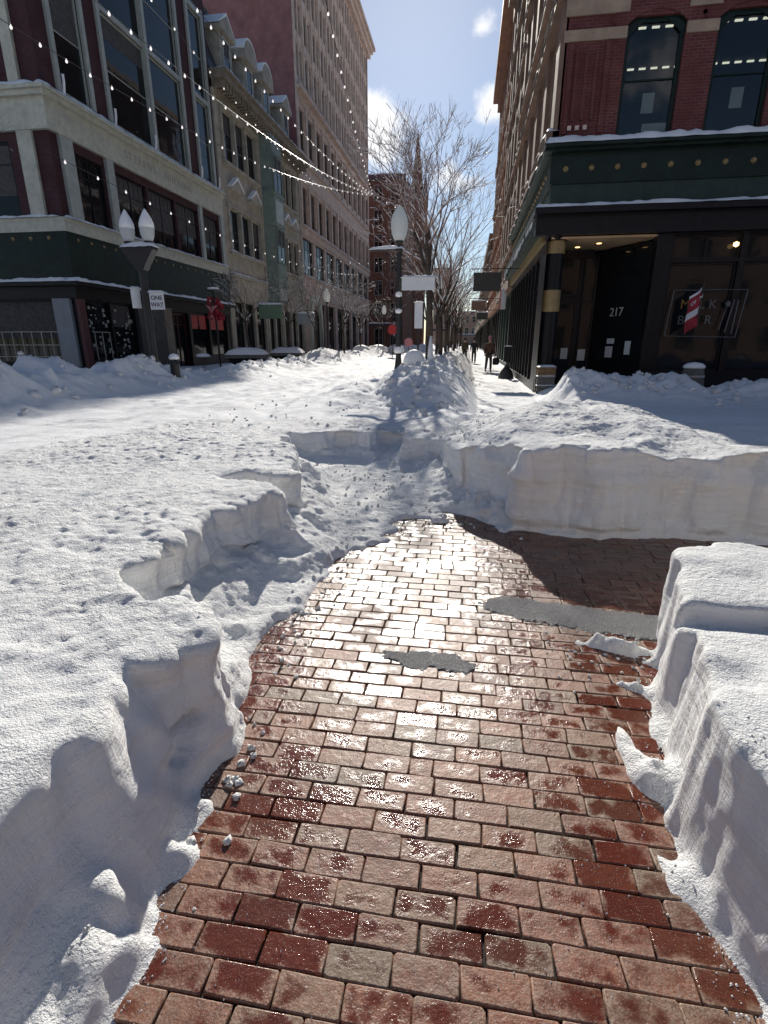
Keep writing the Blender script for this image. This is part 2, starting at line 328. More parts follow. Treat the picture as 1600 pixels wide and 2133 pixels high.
# windows: frame mesh (glazing bars in it) and a pane behind, cached by size
_wc = {}; _wr = random.Random(12)
def window(parent, x, z, w, h, loc, rz, fm='black_paint', nx=1, nz=2, fr=.07, dep=.16, gm='dark_glass', bar=.035, name='window', top=None, arch=0):
    key = (round(w, 3), round(h, 3), fm, nx, nz, fr, gm, bar, top, arch)
    if key not in _wc:
        f = MB(); f.box(0, fr, 0, .08, 0, h); f.box(w-fr, w, 0, .08, 0, h); f.box(fr, w-fr, .002, .078, 0, fr); f.box(fr, w-fr, .002, .078, h-fr, h)
        for i in range(1, nx): a = fr+(w-2*fr)*i/nx; f.box(a-bar/2-.01, a+bar/2+.01, .012, .07, fr, h-fr)
        zz = [fr+(h-2*fr)*i/nz for i in range(1, nz)] if top is None else [h*top]
        for a in zz: f.box(fr, w-fr, .018, .066, a-bar/2, a+bar/2)
        if top is not None:                                # divided transom lights
            for i in range(nx*3):
                a = fr+(w-2*fr)*i/(nx*3); f.box(a-.012, a+.012, .03, .06, h*top, h-fr)
        if arch:                                           # filled spandrels of a segmental head
            n = 8
            for sgn in (0, 1):
                pl = [(0 if not sgn else w, h)]
                for i in range(n+1): q = i/n*.5; pl.append((w*q if not sgn else w*(1-q), h-arch+arch*math.sin(math.pi*q)**.8))
                if sgn: pl = pl[::-1]
                f.prism(pl, -.02, .03)
        p = MB(); p.add([(fr*.5, .05, fr*.5), (w-fr*.5, .05, fr*.5), (w-fr*.5, .05, h-fr*.5), (fr*.5, .05, h-fr*.5)], [(0, 1, 2, 3)])
        _wc[key] = (f.mesh('window', fm), p.mesh('pane', gm))
    a, b = _wc[key]; c, s = math.cos(rz), math.sin(rz)
    o = obj(name, a, parent, (loc[0]+x*c-dep*s, loc[1]+x*s+dep*c, loc[2]+z), rz); obj('pane', b, o)
    if gm == 'dark_glass' and name == 'window' and _wr.random() < .5:
        q = _wr.uniform(.15, .75); key2 = ('blind', key, round(q, 1))
        if key2 not in _wc: _wc[key2] = MB().box(fr+.02, w-fr-.02, .044, .047, h-fr-(h-2*fr)*round(q, 1), h-fr).mesh('blind', 'curtain')
        obj('blind', _wc[key2], o)
    return o

# ------------------------------------------------------------------ snow relief
TP = [(-.97, -4), (-.97, .3), (-.99, .75), (-.97, .97), (-.93, 1.05), (-.93, 1.13), (-.97, 1.24), (-1.07, 1.38), (-1.02, 1.52), (-.90, 1.60), (-.91, 1.76), (-1.25, 1.89), (-1.45, 1.96), (-1.60, 2.12),
      (-1.64, 2.45), (-1.62, 2.8), (-1.60, 3.08), (-1.53, 3.3), (-1.43, 3.5), (-1.30, 3.42), (-1.27, 3.6), (-1.55, 3.85), (-1.95, 3.95), (-1.85, 4.1), (-1.52, 4.07), (-1.40, 4.17), (-1.48, 4.45), (-1.60, 4.7), (-1.66, 5.1), (-1.85, 5.6), (-2.2, 6.1), (-2.36, 6.75), (-1.9, 6.85), (-1.6, 7.02), (-1.27, 6.93), (-1.12, 7.35), (-.86, 7.25), (-.80, 6.5), (-.5, 6.72), (-.24, 6.6), (-.15, 5.9), (-.07, 5.6), (-.05, 5.3), (.14, 5.18), (.38, 5.0), (.50, 4.52),
      (.9, 4.42), (1.3, 4.38), (1.8, 4.50), (2.4, 4.46), (3.2, 4.52), (6, 4.5), (6, 3.15), (3, 3.12), (2.1, 3.02), (1.72, 3.06), (1.5, 3.08), (1.2, 2.93), (1.08, 2.6), (1.02, 2.32), (.90, 1.94), (.81, 1.62), (.77, 1.33), (.84, 1.1), (.86, .6), (.9, -4)]
BK = [(-.74, -4), (-.79, .45), (-.82, .71), (-.88, 1.03), (-.92, 1.41), (-.97, 1.78), (-1.02, 2.26), (-1.03, 2.61), (-.90, 2.78), (-.95, 3.46), (-.78, 4.0), (-.5, 4.62), (.0, 5.0), (.30, 4.8), (.46, 4.52), (1, 4.40), (6, 4.5), (6, 3.0), (1.3, 2.9), (1.0, 2.3), (.88, 1.8), (.80, 1.2), (.80, .8), (.78, -4)]
def sd(P, x, y):
    d = np.full(x.shape, 1e9); c = np.zeros(x.shape, bool); n = len(P)
    for i in range(n):
        ax, ay = P[i]; bx, by = P[(i+1) % n]; ex, ey = bx-ax, by-ay
        t = np.clip(((x-ax)*ex+(y-ay)*ey)/(ex*ex+ey*ey+1e-12), 0, 1)
        d = np.minimum(d, (x-ax-t*ex)**2+(y-ay-t*ey)**2)
        k = (ay > y) != (by > y); c ^= k & (x < ex*(y-ay)/(ey if ey else 1e-9)+ax)
    return np.where(c, -1, 1)*np.sqrt(d)
def bil(x, y, s): return 1-np.abs(fbm(x, y, 0, 3, s))*2
def Hf(x, y):
    road = .38+.035*fbm(x*.5, y*.3, 0, 3, 2)+.02*noi(x*2.2, y*.9, 0, 4)*ss((y-6)/4)
    for xc in (-7.0, -6.2, -5.2, -4.3, -3.4): road = road-.07*np.exp(-((x-xc-.25*np.sin(y*.11))/.13)**2)*ss((y-9)/6)
    h = road
    # left bank and left sidewalk
    xc = -8.9+.25*noi(y*.35, 0*y, 0, 11); amp = (.66+.2*noi(y*.6, y*0+3, 0, 12)-.40*ss((y-14.5)/3)+.30*ss((y-29)/4))*ss((y-2)/2)
    rid = np.exp(-np.abs((x-xc)/.95)**2.4); h = h+amp*rid*(.78+.38*bil(x*1.2, y*1.2, 13)); rough = rid
    side = ss((-9.6-x)/.9); h = h*(1-side)+(.16+.05*fbm(x*.8, y*.8, 0, 3, 14)+.1*np.clip(bil(x*.9, y*.9, 19)-.6, 0, 1))*side
    # left foreground plateau stands a little higher
    h = h+.05*bil(x*.9, y*.45, 24)*ss((y-7)/3)*(.5+.5*noi(x*.4, y*.3, 0, 25))+.025*noi(x*3.2, y*1.8, 0, 26)*ss((y-6)/2); h = h+.34*gau(x, y, -2.35, 11.8, .85, 2.6)*(.8+.3*bil(x*1.4, y*1.2, 27)); h = h+.16*ss((7.5-y)/3)*ss((x+7)/3)*(1-ss((x+.2)/.6))
    # right side sidewalk beyond the corner, cleared to the paving
    sw = ss((x+.3)/.35)*ss((y-9.2)/1.2)*ss((2.6-x)/.2); h = h*(1-sw)+(.05+.02*fbm(x*1.5, y*.9, 0, 3, 15)-.07*ss(fbm(x*.9, y*2.2, 0, 2, 16)*3-.4)*np.exp(-((y-13.0)/2.2)**2))*sw
    # bank between roadway and sidewalk
    ym = ss((y-8.6)/3.6); hw = .75+.45*ym; c = -1.15+.0*y
    rb = np.exp(-np.abs((x-c)/hw)**3)*ym; top = (.98+.12*noi(y*.5, y*0, 0, 17)-.18*ss((y-20)/15))*(.9+.16*bil(x*1.1, y*.8, 18))
    h = np.maximum(h, rb*top*ss((.45-x)/.4)+h*(1-rb)*0); rough = np.maximum(rough, rb)
    # mound behind the cut wall on the right
    m = ss((x+.35)/.5)*ss((9.2-y)/2.4); cr = .70+.22*gau(x, y, 1.2, 6.3, 1.1, 1.1)+.07*noi(x*1.1, y*1.1, 0, 20)+.05*bil(x*1.6, y*1.6, 28)-.03-.14*ss((x-2.0)/.7)*ss((y-4.6)/.6)
    cr = cr*(1-.22*ss((.55-x)/.6)); h = np.where(m > 0, h*(1-m)+np.maximum(cr, .2)*m, h)
    # side street to the right
    q = ss((x-1.9)/.7)*ss((y-8)/1.5); pile = np.exp(-((y-13.9)/.95)**2)*(.50+.16*noi(x*.75, y*0, 0, 21)-.10*gau(x, y, 6, 14, .9, 9))
    h = h*(1-q)+(.30+.16*ss((11.5-y)/3)+.03*fbm(x, y, 0, 3, 22)+pile*(.75+.35*bil(x*1.3, y*1.3, 23))*(1-.7*gau(x, y, 5.78, 14.0, .42, 9)))*q; rough = np.maximum(rough, q*np.exp(-((y-13.9)/1.2)**2))
    return h, rough
def Hall(x, y, det=1.0):
    h, rough = Hf(x, y)
    h = h+det*(.020*fbm(x*3.1, y*3.1, 0, 3, 30)+(.008*noi(x*13, y*13, 0, 31)+.009*noi(x*24, y*24, 0, 39))*np.clip(1+.8*noi(x*.8, y*.8, 0, 32), .4, 1.6)) + rough*(.10*bil(x*3, y*3, 33)-.05+.05*bil(x*7, y*7, 34))
    # right near block: cut lower at its back edge
    nb = ss((x-.6)/.3)*(1-ss((y-3.9)/.1)); h = h*(1-nb)+(.50+.03*fbm(x*1.5, y*1.5, 0, 3, 35)+.012*fbm(x*9, y*9, 0, 2, 36)-.13*np.where(y < 2.24+.05*noi(x*4, 0*x, 0, 37), np.exp(-np.abs(y-2.24)/.22), 0)*ss((x-.93)/.06)+.03*gau(x, y, 1.2, 2.75, .3, .12)+.02*noi(x*7, y*7, 0, 38)*ss((2.2-y)/.1))*nb
    near = (y < 9) & (x > -5) & (x < 7)
    T = np.full(x.shape, 1.0); B = np.full(x.shape, 1.0)
    T[near] = sd(TP, x[near], y[near]); B[near] = sd(BK, x[near], y[near])
    wob = .035*noi(x*6, y*6, 0, 40)+.018*noi(x*17, y*17, 0, 41)
    left = ss((-.5-x)/.4)
    wob = wob*(1-.75*left*ss((1.6-y)/.4)); w = .05+.06*left*ss((1.6-y)/.5)+.02*left
    t = ss((T+wob+.01)/w)
    # what lies on the floor of the cut
    b = B+.05*noi(x*4, y*4, 0, 42)+.03*noi(x*12, y*12, 0, 43)
    melt = ss((y-3.5)/.8)*ss((5.1-y)/.3)*ss((1.0-x)/.4); b = b+melt*(.30*fbm(x*5, y*7, 0, 3, 44)+.12)
    chunk = np.clip(noi(x*9, y*9, 0, 45)-.25, 0, 1)
    fl = -.06+ss((b+.02)/.07)*(.085+.02*fbm(x*6, y*6, 0, 2, 46)+.05*chunk*ss((6-y)/2))+.06*ss(B/.5)*ss((y-1)/2)
    e = np.clip(-T, 0, 9); fl = fl+left*ss((1.9-y)/.3)*.15*np.exp(-(e/.055)**1.3)
    deb = left*(1-.8*ss((1.9-y)/.4))*(.17*np.exp(-(e/.20)**2)+.05*np.exp(-((e-.22)/.1)**2))*(.55+.6*np.clip(bil(x*3.3, y*3.3, 47), 0, 1))*ss((6.2-y)/1)
    deb = deb+left*ss((1.95-y)/.3)*.045*np.exp(-((B-.04)/.045)**2)*(.5+.8*np.clip(bil(x*7, y*7, 52), 0, 1))
    deb = deb*np.where(x < -.25, ss((B+.05)/.08), 1)
    deb = deb+(1-left)*ss((2.6-y)/.4)*.06*np.exp(-(e/.07)**2)*(.6+.8*noi(x*7, y*7, 0, 48))
    deb = deb+ss((y-4.4)/.5)*.13*np.exp(-(e/.25)**2)*(.3+.8*np.clip(bil(x*3, y*3, 49), 0, 1))*ss((.5-x)/.3)
    for (cx, cy, sx, sy, a) in ((.76, 1.72, .05, .10, .08), (.73, 1.9, .04, .10, .06), (.95, 2.62, .16, .035, .10), (.78, 2.67, .10, .03, .08), (1.06, 2.52, .10, .03, .07), (.86, 2.30, .06, .028, .07), (.95, 2.24, .06, .03, .07), (.70, 1.38, .018, .03, .03), (.69, 1.28, .015, .05, .03), (.10, 4.98, .14, .08, .14), (.34, 4.80, .10, .08, .12), (.42, 4.66, .06, .05, .07), (-.84, 1.12, .05, .06, .07), (-.83, .86, .07, .12, .08), (-.88, 1.3, .05, .06, .07), (.60, 2.62, .03, .02, .03)):
        deb = deb+a*gau(x, y, cx, cy, sx*1.15, sy*1.15)*(.85+.45*noi(x*22, y*22, 0, 50)+.3*noi(x*45, y*45, 0, 51))
    fl = np.where(deb > .012, np.maximum(fl, -.03)+deb, fl)
    lo = np.where(T < .35, fl*(1-t)+np.maximum(h, fl)*t, h)
    return lo
def mesh_np(name, V, F, mat, smooth=True):
    me = bpy.data.meshes.new(name); me.vertices.add(len(V)); me.vertices.foreach_set('co', np.asarray(V, np.float32).ravel())
    me.loops.add(F.size); me.loops.foreach_set('vertex_index', F.astype(np.int32).ravel()); me.polygons.add(len(F))
    me.polygons.foreach_set('loop_start', np.arange(0, F.size, F.shape[1], dtype=np.int32)); me.polygons.foreach_set('loop_total', np.full(len(F), F.shape[1], np.int32))
    me.update(calc_edges=True); me.materials.append(MATS[mat])
    if smooth: me.polygons.foreach_set('use_smooth', np.ones(len(F), bool))
    return me
def gridfaces(nx, ny): i, j = np.meshgrid(np.arange(nx-1), np.arange(ny-1), indexing='ij'); a = (i*ny+j).ravel(); return np.stack([a, a+ny, a+ny+1, a+1], 1)
NX0, NX1, NY0, NY1 = -4.6, 4.2, .25, 8.3
def near_snow():
    st = .022; X = np.arange(NX0-.1, NX1+.1, st); Y = np.arange(NY0-.1, NY1+.1, st); gx, gy = np.meshgrid(X, Y, indexing='ij'); h = Hall(gx, gy)
    nx, ny = len(X), len(Y); top = np.stack([gx, gy, h], -1).reshape(-1, 3); bot = np.stack([gx, gy, np.full_like(h, -.16)], -1).reshape(-1, 3)
    F = gridfaces(nx, ny); n = nx*ny; Fs = [F, F[:, ::-1]+n]
    def side(a): a = np.asarray(a); return np.stack([a[:-1], a[:-1]+n, a[1:]+n, a[1:]], 1)
    I = np.arange(nx); J = np.arange(ny); Fs += [side(I*ny)[:, ::1], side((I*ny+ny-1)[::-1]), side(J[::-1]), side(((nx-1)*ny+J))]
    me = mesh_np('snow_solid', np.vstack([top, bot]), np.vstack(Fs), 'snow'); o = obj('snow_solid', me)
    md = o.modifiers.new('r', 'REMESH'); md.mode = 'VOXEL'; md.voxel_size = .0165; md.use_smooth_shade = True
    sm = o.modifiers.new('s', 'SMOOTH'); sm.factor = .5; sm.iterations = 3
    dg = bpy.context.evaluated_depsgraph_get(); ev = o.evaluated_get(dg); m2 = ev.to_mesh()
    nv = len(m2.vertices); co = np.empty(nv*3, np.float32); m2.vertices.foreach_get('co', co); co = co.reshape(-1, 3).astype(float)
    no = np.empty(nv*3, np.float32); m2.vertices.foreach_get('normal', no); no = no.reshape(-1, 3).astype(float)
    nf = len(m2.polygons); li = np.empty(nf*4, np.int32); m2.loops.foreach_get('vertex_index', li); F = li.reshape(-1, 4)
    ev.to_mesh_clear(); bpy.data.objects.remove(o)
    x, y, z = co.T; wallness = ss((.72-np.abs(no[:, 2]))/.35)*ss((z-.04)/.08)
    inner = ss((x-NX0-.02)/.35)*ss((NX1-.02-x)/.35)*ss((NY1-.02-y)/.4)
    d = wallness*(.055*noi(x*3.0, y*3.0, z*1.3, 60)+.035*noi(x*6, y*6, z*2.5, 61)+.016*noi(x*14, y*14, z*9, 62)+.006*noi(x*45, y*45, z*30, 63))
    d += wallness*.030*np.tanh(4*noi(x*4.4, y*4.4, z*.5, 64))          # flat facets left by the shovel
    lip = np.exp(-((z-.50)/.07)**2)*wallness; d += lip*.025*(1+noi(x*8, y*8, 0, 65))
    flatn = 1-wallness; d += flatn*(.0055*noi(x*30, y*30, z*30, 66)+.0045*noi(x*60, y*60, z*60, 67))*ss((z-.0)/.03)
    d *= 1-.65*ss((-.5-x)/.2)*ss((1.5-y)/.4); d *= 1-.72*ss((x-.5)/.2)*ss((3.2-y)/.4); nh = no.copy(); nh[:, 2] *= (1-.8*wallness); co = co+nh*(d*inner)[:, None]
    keep = (co[:, 2] > -.012) & (no[:, 2] > -.9+0*z) | (co[:, 2] > .02)
    bx = (co[:, 0] > NX0) & (co[:, 0] < NX1) & (co[:, 1] > NY0) & (co[:, 1] < NY1) & keep
    F = F[bx[F].all(1)]; used = np.zeros(nv, bool); used[F] = True; idx = np.cumsum(used)-1
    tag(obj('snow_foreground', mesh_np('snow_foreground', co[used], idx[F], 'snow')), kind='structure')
near_snow()
def far_snow():
    def sp(a, b, s0, gr):
        L = [a]; s = s0
        while L[-1] < b: L.append(L[-1]+s); s *= gr
        return np.array(L)
    X = np.concatenate([np.arange(-30, -12, .18), np.arange(-12, 4.5, .06), np.arange(4.5, 16, .12)]); Y = np.concatenate([np.arange(-5, 2, .1), np.arange(2, 17, .06), sp(17, 260, .07, 1.013)])
    gx, gy = np.meshgrid(X, Y, indexing='ij'); h = Hall(gx, gy)
    V = np.stack([gx, gy, h], -1).reshape(-1, 3); F = gridfaces(len(X), len(Y)); c = V[F].mean(1); m = .07
    ins = (c[:, 0] > NX0+m) & (c[:, 0] < NX1-m) & (c[:, 1] > NY0+m) & (c[:, 1] < NY1-m)
    ins |= (c[:, 1] < NY1) & (c[:, 0] > -1.4) & (c[:, 0] < 6) & (V[F][:, :, 2].max(1) < -.0)
    ins |= (c[:, 0] > 2.5) & (c[:, 1] > 17.6) | (c[:, 0] < -17) & (c[:, 1] > 23)
    tag(obj('snow_covered_street', mesh_np('snow_covered_street', V, F[~ins], 'far_snow')), kind='structure')
far_snow()
g = MB(); g.add([(-700, -300, -.25), (700, -300, -.25), (700, 1200, -.25), (-700, 1200, -.25)], [(0, 1, 2, 3)]); tag(part('ground', g, 'far_snow', None), kind='structure')
# clods of snow thrown up by the shovels
def clods():
    rnd = random.Random(5); mb = MB()
    def clod(x, y, z, r):
        n = 7; V = []; F = []
        for a in range(5):
            ph = math.pi*a/4
            for b in range(n): th = 2*math.pi*b/n; q = r*(1+.5*rnd.uniform(-1, 1)); V.append((x+q*math.sin(ph)*math.cos(th), y+q*math.sin(ph)*math.sin(th), z+q*.75*math.cos(ph)))
        for a in range(4):
            for b in range(n): c = (b+1) % n; F.append((a*n+b, a*n+n+b, a*n+n+c, a*n+c))
        mb.add(V, F)
    P = []
    for i in range(800):
        t = rnd.random()
        if t < .22: x, y, r = rnd.gauss(-.90, .07), rnd.uniform(.5, 4.2), rnd.choice((.005, .008, .011, .016))
        elif t < .5: x, y, r = rnd.gauss(.80, .05), rnd.uniform(.8, 2.0), rnd.uniform(.002, .005)
        elif t < .62: x, y, r = rnd.uniform(.5, 1.1), rnd.gauss(2.55, .2), rnd.uniform(.004, .010)
        elif t < .9: x, y, r = rnd.uniform(-1.9, .3), rnd.uniform(4.4, 7), rnd.uniform(.006, .02)
        else: x, y, r = rnd.uniform(-4.5, 0), rnd.uniform(7, 12), rnd.uniform(.01, .03)
        P.append((x, y, r))
    A = np.array(P); h = Hall(A[:, 0], A[:, 1]); h2 = Hall(A[:, 0]+.04, A[:, 1]); h3 = Hall(A[:, 0]-.04, A[:, 1])
    for (x, y, r), z, za, zb in zip(P, h, h2, h3):
        if max(abs(z-za), abs(z-zb)) < .035: clod(x, y, max(z, 0)+r*.35, r)
    for i in range(260):                                      # lumps along the ploughed banks
        y = rnd.uniform(3, 30); x = rnd.gauss(-8.6, .5) if rnd.random() < .55 else rnd.gauss(-.9, .5); y = y if x < -5 else rnd.uniform(9, 25)
        z = float(Hall(np.array([x]), np.array([y]))[0]); clod(x, y, z+.02, rnd.uniform(.03, .10))
    for i in range(120):
        x = rnd.uniform(2.4, 10); y = rnd.gauss(13.4, .5); z = float(Hall(np.array([x]), np.array([y]))[0]); clod(x, y, z+.02, rnd.uniform(.03, .09))
    o = part('snow_clods', mb, 'snow', None, smooth=True); tag(o, 'loose crumbs and clods of snow scattered along the shovelled edges and banks', 'snow clods', kind='stuff')
clods()
def salt():
    rnd = random.Random(9); mb = MB()
    for i in range(3600):
        y = .45+3.6*rnd.random()**1.5; x = rnd.uniform(-.9, .95); k = noi(x*3, y*3, 0, 80)
        if rnd.random() > .35+.9*float(k): continue
        q = rnd.choice((.0009, .0012, .0016, .0028)); z = .002
        mb.add([(x+q*rnd.uniform(.6, 1.2), y, z), (x-q, y+q, z), (x-q*.5, y-q, z), (x+q*.2, y, z+q*1.6)], [(0, 1, 3), (1, 2, 3), (2, 0, 3)])
    n = len(BK)
    for i in range(4200):                                     # crumbs shed along the foot of the banks
        a = rnd.choice((0, 1, 1, 2, 2, 3, 4, 5, 6, 7, 8, 9, 10, 11, 12, 13, 16, 17, 18, 19, 20, 21, 22)); (ax, ay), (bx, by) = BK[a], BK[(a+1) % n]; k = rnd.random(); x = ax+(bx-ax)*k+rnd.gauss(0, .045); y = ay+(by-ay)*k+rnd.gauss(0, .03)
        if y < .4 or y > 5.2 or x > 2.5: continue
        q = rnd.choice((.0015, .002, .0028, .004)); z = .001
        mb.add([(x+q*rnd.uniform(.6, 1.2), y, z), (x, y+q, z), (x-q, y+q*.2, z), (x-q*.5, y-q, z), (x+q*.5, y-q*.8, z), (x+q*.2, y, z+q*1.3)], [(0, 1, 5), (1, 2, 5), (2, 3, 5), (3, 4, 5), (4, 0, 5)])
    tag(part('salt_grains', mb, 'cap_snow', None), 'white grains of road salt and snow crumbs scattered over the wet bricks', 'road salt', kind='stuff')
salt()
# ------------------------------------------------------------------ brick sidewalk
PA = [(.14, 3.05), (.35, 3.17), (.75, 3.11), (1.15, 3.06), (2.2, 3.04), (2.2, 2.77), (1.1, 2.74), (.75, 2.79), (.45, 2.85), (.22, 2.92)]
PB = [(-.40, 2.43), (-.1, 2.45), (.05, 2.42), (.14, 2.33), (.09, 2.25), (-.1, 2.27), (-.28, 2.28), (-.36, 2.34)]
def paving():
    rnd = random.Random(3); V = []; F = []; C = []; UVS = []; bw, bh = .1825, .0885; g = .0019
    cols = [(.30, .10, .055), (.32, .125, .07), (.27, .085, .045), (.34, .15, .09), (.29, .15, .095), (.30, .17, .11), (.26, .08, .043), (.23, .165, .115), (.29, .125, .08), (.20, .075, .047), (.33, .14, .08)]
    def ins(x, y): return (-1.35 < x < 1.1 and y < 3.1) or (-1.5 < x < 5.2 and 2.9 <= y < 5.6)
    for r in range(-3, 65):
        y0 = r*bh+.0; off = (bw/2 if r % 2 else 0)+rnd.uniform(-.012, .012); x = -1.6+off
        while x < 5.3:
            L = bw*rnd.uniform(.97, 1.03)
            half = rnd.random() < .03
            if half: L = bw/2
            x1 = x+L; cx = (x+x1)/2
            skip = not ins(cx, y0)
            # asphalt patches take the place of the pavers there
            if not skip:
                gg = g*rnd.uniform(.45, 1.5); q = .007; zt = rnd.uniform(-.0025, .0025); tx, ty = rnd.uniform(-.008, .008), rnd.uniform(-.012, .012); cy = y0+bh/2
                c = rnd.choice(cols); k = rnd.uniform(.82, 1.15); c = (c[0]*k*.76, c[1]*k*.62, c[2]*k*.54, rnd.random()); base = len(V)
                xa, xb, ya, yb = x+gg, x1-gg, y0+gg*rnd.uniform(.7, 1.6), y0+bh-gg
                jx = [rnd.uniform(-.0032, .0032) for _ in range(8)]
                for (ins_, z) in ((0, -.03), (0, -.005), (.0014, -.0015), (.0042, 0)):
                    for i, (px, py) in enumerate(((xa+ins_+q*0+.004, ya+ins_), (xb-ins_-.004, ya+ins_), (xb-ins_, ya+ins_+.004), (xb-ins_, yb-ins_-.004), (xb-ins_-.004, yb-ins_), (xa+ins_+.004, yb-ins_), (xa+ins_, yb-ins_-.004), (xa+ins_, ya+ins_+.004))):
                        V.append((px+jx[i], py+jx[-1-i], z+zt+(px-cx)*tx+(py-cy)*ty))
                for k in range(3):
                    for i in range(8): j = (i+1) % 8; F.append((base+k*8+i, base+k*8+j, base+k*8+8+j, base+k*8+8+i))
                F.append(tuple(base+24+i for i in range(8))); C += [c]*32; UVS += [((p[0]-cx)/(xb-xa)*2, (p[1]-cy)/(yb-ya)*2) for p in V[base:]]
            x = x1
    me = bpy.data.meshes.new('brick_sidewalk'); me.from_pydata(V, [], F); uvl = me.uv_layers.new(name='face'); vi = np.empty(len(me.loops), np.int32); me.loops.foreach_get('vertex_index', vi); uvl.data.foreach_set('uv', np.array(UVS, np.float32)[vi].ravel()); me.materials.append(MATS['paver']); me.update()
    a = me.color_attributes.new('tint', 'FLOAT_COLOR', 'POINT'); a.data.foreach_set('color', np.array(C, np.float32).ravel())
    me.polygons.foreach_set('use_smooth', [len(p.vertices) == 4 for p in me.polygons])
    tag(obj('brick_sidewalk', me), kind='structure')
    b = MB(); b.add([(-2, -1, -.014), (5.5, -1, -.014), (5.5, 8, -.014), (-2, 8, -.014)], [(0, 1, 2, 3)]); plain('joint_sand', (.022, .018, .015), .9, .3, 20, .5, 200); tag(part('sand_bed', b, 'joint_sand', None), kind='structure')
    def patch(poly, nm, z):
        X = [p[0] for p in poly]; Y = [p[1] for p in poly]; gx, gy = np.meshgrid(np.arange(min(X)-.03, max(X)+.03, .008), np.arange(min(Y)-.03, max(Y)+.03, .008), indexing='ij')
        d = sd(poly, gx, gy)+.02*noi(gx*11, gy*14, 0, 70)+.014*noi(gx*28, gy*28, 0, 71)+.009*noi(gx*60, gy*60, 0, 72); h = np.where(d < 0, z*ss(-d/.022)-.001, -.012)+.0025*noi(gx*70, gy*70, 0, 73)
        V = np.stack([gx, gy, h], -1).reshape(-1, 3); F = gridfaces(*gx.shape); F = F[(d.ravel()[F] < .004).all(1)]
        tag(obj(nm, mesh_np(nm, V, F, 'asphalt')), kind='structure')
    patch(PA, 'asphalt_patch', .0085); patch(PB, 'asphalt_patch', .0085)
paving()
